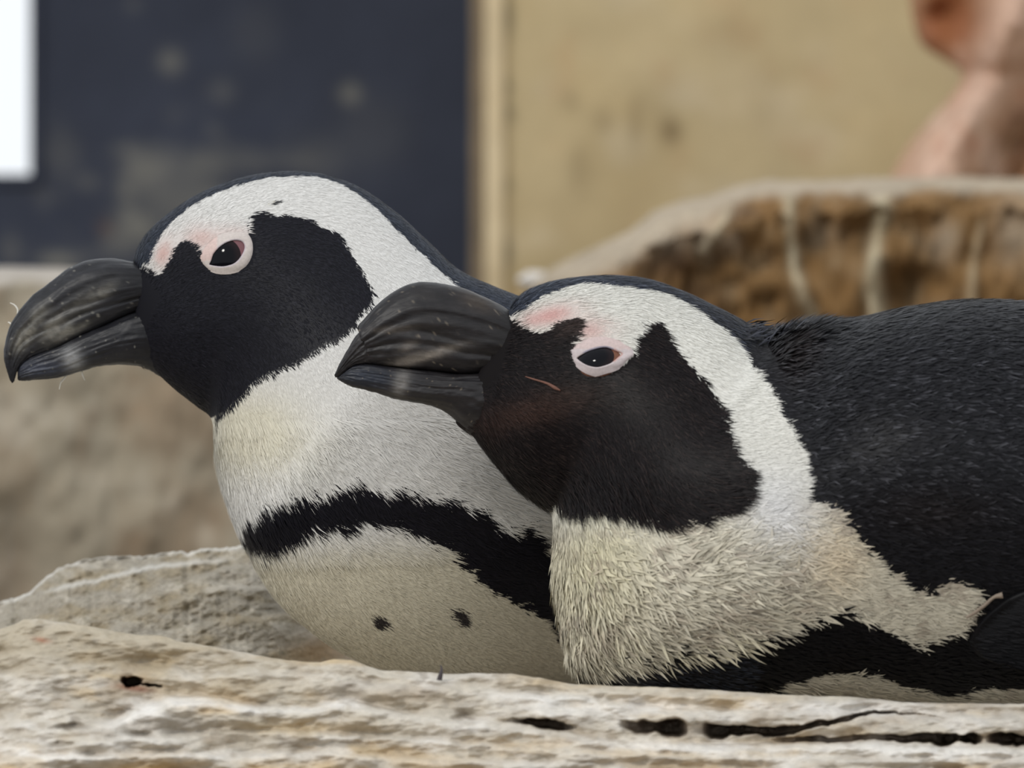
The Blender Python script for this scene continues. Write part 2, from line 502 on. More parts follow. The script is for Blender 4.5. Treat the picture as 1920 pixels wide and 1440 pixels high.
def ledge():
    nx = 760
    xs = np.linspace(-360, 2400, nx)
    R = ridge_py(xs) + 1.6 * fbm(xs / 26, 0, 0, 201, 3)
    back = np.linspace(1, 0, 40)[:-1]
    front = np.concatenate([np.linspace(0, 150, 90), np.linspace(151, 330, 90)[1:], np.linspace(345, 2300, 40)])
    X, PY, Y = [], [], []
    for b in back:
        X.append(xs); Y.append(LEDGE_Y + .58 * b ** 1.4 + 0 * xs)
        PY.append(R + (1352 - R) * sstep(0, .16, b) + 6 * fbm(xs / 160, b * 6, 0, 203) * sstep(0, .2, b))
    for k in front:
        X.append(xs); PY.append(R + k)
        Y.append(LEDGE_Y + 0 * xs - .0042 * math.sqrt(min(k, 14) / 14) - min(k, 340) * S * .62)
    X = np.array(X); PY = np.array(PY); Y = np.array(Y)
    nb = len(back)
    K = np.concatenate([np.zeros(nb), front])[:, None] + 0 * X
    on = sstep(2, 16, K)
    relief = np.zeros_like(Y)
    white = np.zeros_like(Y); dark = np.zeros_like(Y)

    # terraces: below each line the stone stands further out
    def terrace(pts, A, soft=14, undercut=0.0, uc_h=26):
        nonlocal relief, white
        P = np.array(pts, float)
        L = np.interp(X, P[:, 0], P[:, 1]) + 4 * fbm(X / 34, 0 * X, 0, int(A * 1e5) + 3, 3)
        a = np.interp(X, P[:, 0], P[:, 2])
        d = PY - L
        relief -= A * a * sstep(-2, soft, d)
        relief += A * a * .85 * sstep(soft, soft + 60, d)
        if undercut:
            relief += undercut * a * sstep(-uc_h, -3, d) * sstep(4, -3, d)
        white += a * np.exp(-((d - 9) / 11) ** 2)
    terrace([(-360, 1260, .4), (0, 1262, .5), (170, 1240, .5), (330, 1250, .4), (350, 1262, .9), (480, 1254, .8), (620, 1262, .5), (700, 1282, .5), (860, 1290, .3), (1000, 1300, .8), (1100, 1305, .8), (1240, 1328, .9), (1300, 1332, .9), (1500, 1330, .4), (1700, 1338, .6), (2400, 1342, .5)], .0060, 12, .003)
    terrace([(-360, 1350, .4), (0, 1352, .4), (170, 1352, .5), (215, 1348, 1.2), (265, 1322, 1.4), (320, 1304, 1.3), (400, 1306, 1.1), (480, 1322, 1), (560, 1326, .8), (640, 1312, 1), (700, 1322, .9), (800, 1342, .7), (960, 1356, .6), (1180, 1390, .8), (1400, 1396, 1), (1600, 1388, 1), (1750, 1400, .9), (2400, 1400, .8)], .0095, 16, .004)
    terrace([(-360, 1396, .7), (0, 1400, .8), (140, 1392, .8), (300, 1376, .4), (420, 1366, .6), (600, 1372, .7), (800, 1384, .6), (1000, 1400, .7), (1300, 1416, .5), (1600, 1420, .6), (2400, 1424, .6)], .0062, 10, .003)
    terrace([(-360, 1418, .8), (0, 1420, .9), (300, 1412, .9), (600, 1410, .7), (900, 1426, .8), (1400, 1440, .5), (2400, 1446, .6)], .0050, 10, .003)

    # cracks: a slot that runs back under the upper slab
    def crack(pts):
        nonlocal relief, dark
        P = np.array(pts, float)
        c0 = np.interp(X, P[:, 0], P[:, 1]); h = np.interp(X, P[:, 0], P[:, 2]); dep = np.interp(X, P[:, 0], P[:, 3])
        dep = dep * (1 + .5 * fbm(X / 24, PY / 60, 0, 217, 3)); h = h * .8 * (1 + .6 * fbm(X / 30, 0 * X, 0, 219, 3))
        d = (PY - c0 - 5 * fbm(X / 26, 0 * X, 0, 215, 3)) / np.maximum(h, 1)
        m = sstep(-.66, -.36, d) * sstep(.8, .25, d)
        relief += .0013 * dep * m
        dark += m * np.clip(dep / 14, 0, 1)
    crack([(930, 1348, 6, 0), (975, 1350, 10, 6), (990, 1350, 15, 20), (1040, 1357, 16, 22), (1062, 1360, 12, 8), (1084, 1362, 8, 0), (1160, 1358, 12, 0), (1192, 1361, 22, 14), (1240, 1364, 32, 34), (1272, 1364, 30, 30), (1290, 1366, 22, 3), (1316, 1366, 22, 3), (1334, 1368, 28, 26), (1380, 1370, 26, 30), (1440, 1371, 20, 26),
           (1500, 1366, 14, 20), (1560, 1352, 10, 14), (1640, 1338, 8, 10), (1700, 1337, 6, 4), (1740, 1345, 6, 2), (1800, 1350, 8, 0)])
    crack([(1440, 1388, 10, 0), (1520, 1386, 12, 12), (1580, 1386, 12, 6), (1640, 1384, 14, 8), (1700, 1384, 18, 20), (1760, 1386, 20, 28), (1820, 1384, 20, 30), (1828, 1384, 20, 26), (1842, 1384, 14, 3), (1850, 1384, 14, 3), (1866, 1385, 20, 28), (2000, 1388, 20, 28), (2200, 1388, 16, 10), (2400, 1388, 12, 0)])
    # shallow worn hollows in the lower left
    hollow = np.zeros_like(Y)
    for cx, cy, rx, ry, an, a in [(135, 1362, 34, 7, -5, 1), (112, 1396, 24, 5, 3, .8), (262, 1377, 30, 6, 6, .7), (300, 1405, 40, 6, 0, .5), (640, 1395, 50, 7, 2, .5), (250, 1400, 16, 8, 0, .4)]:
        hollow = np.maximum(hollow, a * np.clip(1.5 * gauss(X + 6 * fbm(X / 20, PY / 12, 0, 251), PY + 4 * fbm(X / 14, PY / 10, 0, 253), cx, cy, rx, ry, an) - .2, 0, 1))
    relief += .005 * hollow
    # pocket hole on the left
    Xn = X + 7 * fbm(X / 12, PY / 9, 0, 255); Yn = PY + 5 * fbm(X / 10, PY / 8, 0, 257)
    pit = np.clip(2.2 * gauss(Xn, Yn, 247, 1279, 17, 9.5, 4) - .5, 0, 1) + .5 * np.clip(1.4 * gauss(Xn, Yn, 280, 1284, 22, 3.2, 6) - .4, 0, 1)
    relief += .045 * np.clip(pit, 0, 1)
    relief += .004 * fbm((X + 3 * PY) / 80, (PY - .25 * X) / 34, 0, 259, 4) + .010 * fbm(X / 150, PY / 70, 0, 207, 3) + .0030 * fbm(X / 60, PY / 22, 0, 209, 4) + .0010 * fbm(X / 14, PY / 10, 0, 211, 3)
    Y = Y + on * relief * sstep(1000, 300, K)
    Y = Y + (1 - on) * .002 * fbm(X / 40, Y * 60, 0, 213)

    c = np.broadcast_to(lin(196, 187, 172), X.shape + (3,)).copy()
    f = lambda a, b, s: fbm(X / a, PY / b, 0, s, 4) * .5 + .5
    c = mixc(c, lin(192, 166, 124), sstep(.5, .78, f(200, 44, 221)) * .7)
    c = mixc(c, lin(168, 160, 150), sstep(.5, .75, f(110, 34, 223)) * .6)
    c = mixc(c, lin(150, 128, 100), sstep(.58, .8, f(80, 30, 225)) * .5)
    c = mixc(c, lin(216, 210, 201), sstep(.52, .75, f(90, 40, 227)) * .7)
    c = mixc(c, lin(122, 108, 92), sstep(.64, .8, f(36, 18, 229)) * .45)
    c = mixc(c, lin(196, 160, 96), sstep(1400, 1450, PY + 20 * fbm(X / 60, PY / 20, 0, 231)) * sstep(.4, .7, f(140, 60, 233)) * .6)
    c = mixc(c, lin(226, 221, 213), np.clip(white, 0, 1) * .4)  # terrace lips painted whiter, top light put into the colour
    lob = np.zeros_like(Y)
    for cx, cy, rx, ry, an, a in [(262, 1338, 46, 13, -22, 1), (350, 1316, 60, 12, 4, 1), (460, 1330, 46, 8, 8, .8), (560, 1332, 50, 6, 2, .6), (640, 1318, 40, 8, -6, .8), (90, 1416, 90, 10, 3, .9), (420, 1415, 120, 8, 0, .6), (60, 1240, 70, 10, 4, .4), (1080, 1325, 90, 20, 4, .7), (1240, 1322, 80, 12, 2, .9), (1600, 1330, 160, 12, 1, .7), (1300, 1400, 200, 9, 1, .8), (1750, 1412, 200, 12, 2, .8)]:
        lob = np.maximum(lob, a * np.clip(1.3 * gauss(X + 14 * fbm(X / 30, PY / 16, 0, 261), PY + 7 * fbm(X / 24, PY / 14, 0, 263), cx, cy, rx, ry, an), 0, 1))
    c = mixc(c, lin(232, 228, 222), lob * .75)
    c = mixc(c, lin(150, 136, 116), sstep(.25, .6, fbm(X / 26, PY / 14, 0, 265, 3)) * .35)
    # the darker weathered upper band on the left
    c = mixc(c, lin(166, 152, 126), sstep(1310, 1230, PY + 16 * fbm(X / 60, PY / 20, 0, 235)) * sstep(760, 300, X) * .55)
    c = mixc(c, lin(178, 160, 130), np.clip(gauss(X, PY, 420, 1290, 120, 22), 0, 1) * .6)
    c = mixc(c, lin(186, 160, 110), np.clip(gauss(X, PY, 560, 1365, 120, 16), 0, 1) * .6)
    c = mixc(c, lin(160, 140, 112), np.clip(gauss(X, PY, 760, 1305, 80, 18), 0, 1) * .5)
    # rust round the pocket; recess shade painted brown into the pit and slots
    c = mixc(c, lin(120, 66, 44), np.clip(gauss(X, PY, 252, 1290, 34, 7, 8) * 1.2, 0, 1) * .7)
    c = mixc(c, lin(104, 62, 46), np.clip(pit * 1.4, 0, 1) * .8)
    c = mixc(c, lin(128, 118, 104), np.clip(hollow, 0, 1) * .75)
    c = mixc(c, lin(150, 90, 62), np.clip(gauss(X, PY, 78, 1200, 16, 5, 10), 0, 1) * .7)
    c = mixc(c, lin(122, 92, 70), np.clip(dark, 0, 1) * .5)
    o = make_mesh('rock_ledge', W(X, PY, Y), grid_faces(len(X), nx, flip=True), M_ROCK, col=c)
    tag(o, 'pale cracked layered rock ledge running along the foreground under both birds', 'rock')
ledge()


# ------------------------------------------------------------------ grainy slab of rock behind and left of the rear bird
def slab():
    nx, nv = 420, 230
    out = np.array([(-360, 1230), (-150, 1175), (0, 1129), (35, 1118), (62, 1106), (78, 1088), (112, 1064), (160, 1049), (200, 1044), (290, 1042), (306, 1036), (340, 1033), (352, 1037), (372, 1030), (420, 1028), (466, 1021), (520, 1014), (600, 1020), (700, 1050), (820, 1120), (900, 1200)], float)
    xs = np.linspace(-360, 900, nx)
    top = np.interp(xs, out[:, 0], out[:, 1]) + 2.5 * fbm(xs / 9, 0, 0, 301, 3)
    rows = []
    for v in np.linspace(0, 1, nv):
        if v < .14:
            k = v / .14; y = .45 - .17 * k; py = top + 60 * (1 - k) ** 1.5
        else:
            k = (v - .14) / .86; y = .28 - .13 * k ** 1.0; py = top + k * 330
        rows.append((xs, py, y + 0 * xs))
    A = np.array(rows); X, PY, Y = A[:, 0], A[:, 1], A[:, 2]
    K = PY - top[None, :]
    on = sstep(0, 5, K)
    Y = Y + .16 * sstep(430, 800, X)                # falls away behind the bird's breast
    # a second lip in front of the crest on the left, and two diagonal ribs
    lip = np.interp(X, [-360, -100, 0, 60, 80, 120, 180, 240, 300, 380, 470], [1260, 1190, 1150, 1120, 1108, 1096, 1086, 1070, 1058, 1050, 1042])
    d = PY - lip - 3 * fbm(X / 14, 0 * X, 0, 303, 3)
    Y = Y - on * .012 * sstep(-2, 6, d) * sstep(480, 330, X) * sstep(60, 130, X)
    for P, A_ in (([(200, 1180), (300, 1132), (380, 1104), (480, 1096), (620, 1110)], .009), ([(120, 1210), (260, 1190), (420, 1160), (520, 1150)], .006), ([(300, 1110), (400, 1070), (480, 1056)], .005)):
        P = np.array(P, float)
        d2 = PY - np.interp(X, P[:, 0], P[:, 1]) - 5 * fbm(X / 22, 0 * X, 0, 305, 3)
        w = sstep(P[0, 0] - 60, P[0, 0] + 60, X)
        Y = Y - on * A_ * w * sstep(-3, 8, d2) * (1 - sstep(8, 70, d2))
    Y = Y + on * (.006 * fbm(X / 60, PY / 40, 0, 307, 4) + .0016 * fbm(X / 12, PY / 9, 0, 309, 4) + .0022 * fbm((X + PY * 1.6) / 26, (PY - X * .3) / 16, 0, 310, 3))
    c = np.broadcast_to(lin(158, 150, 136), X.shape + (3,)).copy()
    f = lambda a, b, s: fbm(X / a, PY / b, 0, s, 4) * .5 + .5
    c = mixc(c, lin(146, 132, 106), sstep(.45, .75, f(90, 40, 311)) * .8)
    c = mixc(c, lin(196, 188, 174), sstep(.5, .8, f(40, 22, 313)) * .6)
    c = mixc(c, lin(150, 122, 86), np.clip(gauss(X, PY, 600, 1225, 70, 34), 0, 1) * .8)
    c = mixc(c, lin(206, 202, 194), sstep(9, 2, K + 3 * fbm(X / 8, PY / 8, 0, 315)) * .8)
    c = mixc(c, lin(208, 204, 196), np.exp(-((d - 3) / 5) ** 2) * sstep(480, 330, X) * sstep(60, 130, X) * .7)
    c = mixc(c, lin(120, 112, 90), sstep(.6, .8, f(16, 12, 317)) * .4)
    o = make_mesh('stone_slab', W(X, PY, Y), grid_faces(nv, nx, flip=True), M_ROCK2, col=c)
    tag(o, 'grainy grey rock slab with thin raised lip behind the rear penguin\'s breast', 'rock')
slab()


# ------------------------------------------------------------------ bird building kit
class Loft:
    """closed skin lofted through side-view rings: rows (topx, topy, botx, boty, half width mm, centre depth m)"""
    def __init__(self, rows, nt, nth, expo=2.0, relief=None, expo_bot=None, relax=0):
        R = catmull(rows, nt)
        # even out ring spacing
        mid = (R[:, 0:2] + R[:, 2:4]) / 2
        th = np.linspace(0, 2 * math.pi, nth, endpoint=False)
        c, s = np.cos(th), np.sin(th)
        tx, ty, bx, by, w, yc = R.T
        w = np.maximum(w, .3) * .001
        self.PX = (tx + bx)[:, None] / 2 + (tx - bx)[:, None] / 2 * c
        self.PY = (ty + by)[:, None] / 2 + (ty - by)[:, None] / 2 * c
        ex = np.where(c < 0, expo_bot or expo, expo)
        prof = np.sign(s) * np.abs(s) ** (2.0 / ex)
        off = w[:, None] * prof
        if relief is not None:
            off = off + np.sign(s) * np.abs(s) ** .6 * relief(self.PX, self.PY)
        wt = sstep(.12, .5, np.abs(s))[None, :]
        for _ in range(relax):
            o2 = off.copy()
            o2[1:-1] = .25 * off[:-2] + .5 * off[1:-1] + .25 * off[2:]
            o2 = .25 * np.roll(o2, 1, 1) + .5 * o2 + .25 * np.roll(o2, -1, 1)
            off = off * (1 - wt) + o2 * wt
        self.YC = yc[:, None] + 0 * self.PX
        P = W(self.PX, self.PY, self.YC)
        P[..., 1] = self.YC - off
        self.P = P; self.nt, self.nth = nt, nth
        self.T = np.gradient(P, axis=0)
        dth = np.roll(P, -1, 1) - np.roll(P, 1, 1)
        N = np.cross(dth, self.T)
        N /= np.maximum(np.linalg.norm(N, axis=-1, keepdims=True), 1e-12)
        self.N = N
        out = (P - P.mean(1, keepdims=True))
        if (out * N).sum() < 0:
            self.N = -N; self.flip = True
        else:
            self.flip = False
        self.faces = grid_faces(nt, nth, wrap=True, flip=True)
        # orientation check of faces
        q = self.faces[len(self.faces) // 2]
        V = P.reshape(-1, 3)
        fn = np.cross(V[q[1]] - V[q[0]], V[q[2]] - V[q[0]])
        if fn @ self.N.reshape(-1, 3)[q[0]] < 0:
            self.faces = self.faces[:, ::-1]
        cap0 = np.arange(nth)[None, :]; cap1 = (nt - 1) * nth + np.arange(nth)[None, :]
        self.caps = [cap0, cap1]

    def mesh(self, name, mat, parent, col):
        return make_mesh(name, self.P, [self.faces] + self.caps, mat, parent, col=col)

    def bvh(self):
        return BVHTree.FromPolygons([tuple(v) for v in self.P.reshape(-1, 3)], [tuple(int(i) for i in f) for f in self.faces])

    def sample(self, dens_fn, rng):
        """area weighted random points; dens_fn(px, py, nrm) -> feathers per m2"""
        P = self.P; n1 = np.roll(P, -1, 1)
        a = np.cross(n1[:-1] - P[:-1], P[1:] - P[:-1])
        area = np.linalg.norm(a, axis=-1)
        Nc = self.N[:-1]
        d = dens_fn(self.PX[:-1], self.PY[:-1], Nc)
        lam = area * d
        cnt = rng.poisson(lam)
        ii, jj = np.nonzero(cnt)
        rep = cnt[ii, jj]
        ii = np.repeat(ii, rep); jj = np.repeat(jj, rep)
        u = rng.random(len(ii)); v = rng.random(len(ii))
        j2 = (jj + 1) % self.nth

        def bl(A):
            if A.ndim == 3:
                uu, vv = u[:, None], v[:, None]
            else:
                uu, vv = u, v
            return (A[ii, jj] * (1 - uu) * (1 - vv) + A[ii + 1, jj] * uu * (1 - vv) + A[ii, j2] * (1 - uu) * vv + A[ii + 1, j2] * uu * vv)
        T = bl(self.T); Nn = bl(self.N)
        Nn /= np.linalg.norm(Nn, axis=-1, keepdims=True)
        T = T - (T * Nn).sum(-1, keepdims=True) * Nn
        T /= np.maximum(np.linalg.norm(T, axis=-1, keepdims=True), 1e-12)
        return bl(P), Nn, T, bl(self.PX), bl(self.PY)


def blades(pos, n, d, L, w, lift, curl, col, tipcol, ts, ws, sink=.0001):
    """feather blades: returns verts, quads, tris, cols.  ts/ws: stations along the shaft and their relative width (last = 0)"""
    m = len(pos)
    s = np.cross(n, d)
    L = L[:, None]; w = w[:, None]; lift = lift[:, None]; curl = curl[:, None]
    V = []; C = []
    for t, wt in zip(ts, ws):
        a = lift * (1 - 0.35 * t)
        c = pos + d * L * t * np.cos(a) + n * (L * t * np.sin(a) - sink) + s * (curl * L * t * t) - n * (np.abs(curl) * L * .25 * t * t)
        cc = col * (1 - t ** 1.5) + tipcol * t ** 1.5
        if wt > 0:
            V += [c - s * w * wt * .5, c + s * w * wt * .5]; C += [cc, cc]
        else:
            V += [c]; C += [cc]
    k = len(V)
    V = np.stack(V, 1).reshape(-1, 3); C = np.stack(C, 1).reshape(-1, 3)
    base = (np.arange(m) * k)[:, None]
    quads = []
    nq = (k - 1) // 2 - 1
    for q in range(nq):
        quads.append(base + np.array([[2 * q, 2 * q + 1, 2 * q + 3, 2 * q + 2]]))
    tri = base + np.array([[k - 3, k - 2, k - 1]])
    return V, np.concatenate(quads), tri, C


def join_blades(name, parts, mat, parent):
    V, F, C, off = [], [], [], 0
    for v, q, t, c in parts:
        V.append(v); C.append(c); F += [q + off, t + off]; off += len(v)
    o = make_mesh(name, np.vstack(V), F, mat, parent, col=np.vstack(C), smooth=True)
    o['kind'] = 'stuff'
    return o


def tube(name, pts, rad, mat, parent, colr, n=10, m=None):
    P = catmull(pts, m or max(8, len(pts) * 6))
    k = len(P)
    T = np.gradient(P, axis=0); T /= np.linalg.norm(T, axis=1, keepdims=True)
    up = np.array([0.3, 1.0, 0.2])
    A = np.cross(T, up); A /= np.linalg.norm(A, axis=1, keepdims=True)
    B = np.cross(T, A)
    th = np.linspace(0, 2 * math.pi, n, endpoint=False)
    r = np.interp(np.linspace(0, 1, k), np.linspace(0, 1, len(rad)), rad)[:, None, None]
    V = P[:, None, :] + r * (A[:, None, :] * np.cos(th)[None, :, None] + B[:, None, :] * np.sin(th)[None, :, None])
    faces = [grid_faces(k, n, wrap=True), np.arange(n)[None, ::-1], ((k - 1) * n + np.arange(n))[None, :]]
    return make_mesh(name, V, faces, mat, parent, col=np.broadcast_to(colr, V.shape))


def surf_y(bvh, px, py, yc):
    p = W(px, py, yc)
    hit = bvh.ray_cast(Vector((p[0], -1.0, p[2])), Vector((0, 1, 0)))
    return hit[0].y if hit[0] is not None else yc


def build_eye(parent, bvh, yc, inner, outer, eye_c, eye_r, iris_c, iris_r, corner_col, lid_cols, flat):
    """eyeball with dark iris, and the bare lid ring around the almond opening"""
    p0 = W(eye_c[0], eye_c[1], yc)
    hit = bvh.ray_cast(Vector((p0[0], -1.0, p0[2])), Vector((0, 1, 0)))
    y0 = hit[0].y
    nv = np.array(hit[1]); nv = nv if nv[1] < 0 else -nv
    k = (D + yc) / D
    R = eye_r * S * k
    half = 0.5 * (max(p[0] for p in inner) - min(p[0] for p in inner)) * S
    # the ball sits along the local skin normal so that its visible cap ends at the skin
    c = np.array(hit[0]) - nv * math.sqrt(max(R * R - half * half * 1.08, 0))
    cy = c[1]
    n, m = 40, 56
    ph = np.linspace(0, math.pi, n)[:, None]; th = np.linspace(0, 2 * math.pi, m, endpoint=False)[None, :]
    dv = np.stack([np.sin(ph) * np.cos(th), -np.cos(ph) + 0 * th, np.sin(ph) * np.sin(th)], -1)
    AZ = np.array([1, 1, flat])
    V = c + dv * R * AZ
    make_eye = make_mesh('eye', V, grid_faces(n, m, wrap=True), M_EYE, parent, col=np.broadcast_to(corner_col, V.shape))
    # iris: a slightly larger cap turned towards its own centre
    ic = W(iris_c[0], iris_c[1], yc); ir = iris_r * S * k
    ax = np.array([ic[0] - c[0], 0, (ic[2] - c[2]) / AZ[2]])
    ax[1] = -math.sqrt(max(R * R - ax[0] ** 2 - ax[2] ** 2, 1e-9)); ax /= np.linalg.norm(ax)
    a1 = np.cross(ax, [0, 0, 1.0]); a1 /= np.linalg.norm(a1); a2 = np.cross(ax, a1)
    amax = math.asin(min(ir / R, .98))
    ph = np.linspace(0.0, amax, 24)[:, None]
    dv = ax * np.cos(ph)[..., None] + np.sin(ph)[..., None] * (a1 * np.cos(th)[..., None] + a2 * np.sin(th)[..., None])
    lift = 1 + .012 * (1 - (ph / amax) ** 4)
    V = c + dv * R * lift[..., None] * AZ
    g = sstep(.55, 1.0, ph / amax) + 0 * th
    col = mixc(lin(10, 10, 16), lin(34, 24, 26), g)
    make_mesh('iris', V, grid_faces(24, m, wrap=True), M_EYE, make_eye, col=col)
    # lid ring
    nn = 96
    I = catmull(list(inner) + [inner[0]], nn + 1)[:-1]
    O = catmull(list(outer) + [outer[0]], nn + 1)[:-1]
    # pair by angle around the eye centre
    def by_angle(Q):
        a = np.arctan2(Q[:, 1] - eye_c[1], Q[:, 0] - eye_c[0])
        o_ = np.argsort(a); a = a[o_]; Q = Q[o_]
        t = np.linspace(-math.pi, math.pi, nn, endpoint=False)
        aa = np.concatenate([a - 2 * math.pi, a, a + 2 * math.pi]); QQ = np.vstack([Q, Q, Q])
        return np.stack([np.interp(t, aa, QQ[:, 0]), np.interp(t, aa, QQ[:, 1])], -1)
    I = by_angle(I); O = by_angle(O)
    def ball_y(p):
        q = W(p[0], p[1], yc)
        dd = R * R - (q[0] - c[0]) ** 2 - ((q[2] - c[2]) / AZ[2]) ** 2
        return cy - math.sqrt(max(dd, 0)) * 1.006
    rows = []
    fr = [-.06, 0, .08, .2, .4, .6, .8, 1.0, 1.12]
    V = np.zeros((len(fr), nn, 3)); Cc = np.zeros((len(fr), nn, 3))
    for b in range(nn):
        yi = ball_y(I[b])
        yo = surf_y(bvh, O[b][0], O[b][1], yc)
        for a_, f in enumerate(fr):
            p = I[b] * (1 - f) + O[b] * f
            y = yi * (1 - f) + yo * f
            bulge = -.0007 * math.exp(-((f - .12) / .12) ** 2) - .0009 * math.sin(math.pi * min(max(f, 0), 1))
            if f < 0: y = yi + .0012
            if f > 1: y = yo + .0012
            y = min(y + (bulge if 0 <= f <= 1 else 0), ball_y(p) - .0005) if f >= 0 else y
            q = W(p[0], p[1], yc); q[1] = y
            V[a_, b] = q
            Cc[a_, b] = lid_cols(p[0], p[1], f)
    make_mesh('eyelid', V, grid_faces(len(fr), nn, wrap=True, flip=True), M_LID, parent, col=Cc)


def build_bill(parent, yc, upper, lower, col_fn, seed):
    def rel(amp):
        def f(PX, PY):
            return amp * (fbm(PX / 60, PY / 9, 0, seed, 3)) * .001
        return f
    for nm, rows, ex, eb in (('upper_bill', upper, 1.9, 4.0), ('lower_bill', lower, 4.0, 2.2)):
        rows = [r + (yc,) for r in rows]
        L = Loft(rows, 150, 96, expo=ex, expo_bot=eb)
        # horny surface: long grooves following the bill, finest near the base
        t = np.linspace(0, 1, L.nt)[:, None]; th = np.linspace(0, 2 * math.pi, L.nth, endpoint=False)[None, :]
        cs = np.cos(th)
        g = fbm(t * 5 + 2 * cs, cs * 9 + 0 * t, (np.sin(th) > 0) * 3.0 + 0 * t, seed + 5, 4)
        amp = .0007 * sstep(1.0, .75, t) * np.abs(np.sin(th)) ** .5
        fine = fbm(t * 40, cs * 14, 0, seed + 9, 3)
        disp = g * amp + fine * .00018
        if nm == 'upper_bill':
            # culmen plate: a step running the length of the bill a third of the way down, and the nostril slit
            d = cs - (.42 - .15 * t)
            disp = disp + .0007 * sstep(-.05, .05, d) * sstep(.97, .8, t)
            disp = disp - .0013 * np.exp(-((t - .36) / .10) ** 2 - ((cs + .12 - (t - .36) * 1.4) / .08) ** 2)
            disp = disp - .0011 * np.exp(-((cs + .45 - .9 * (t - .3)) / .07) ** 2) * sstep(.05, .2, t) * sstep(.75, .55, t)
        L.P = L.P + L.N * disp[..., None]
        c = col_fn(L.PX, L.PY, nm)
        L.mesh(nm, M_BILL, parent, c)


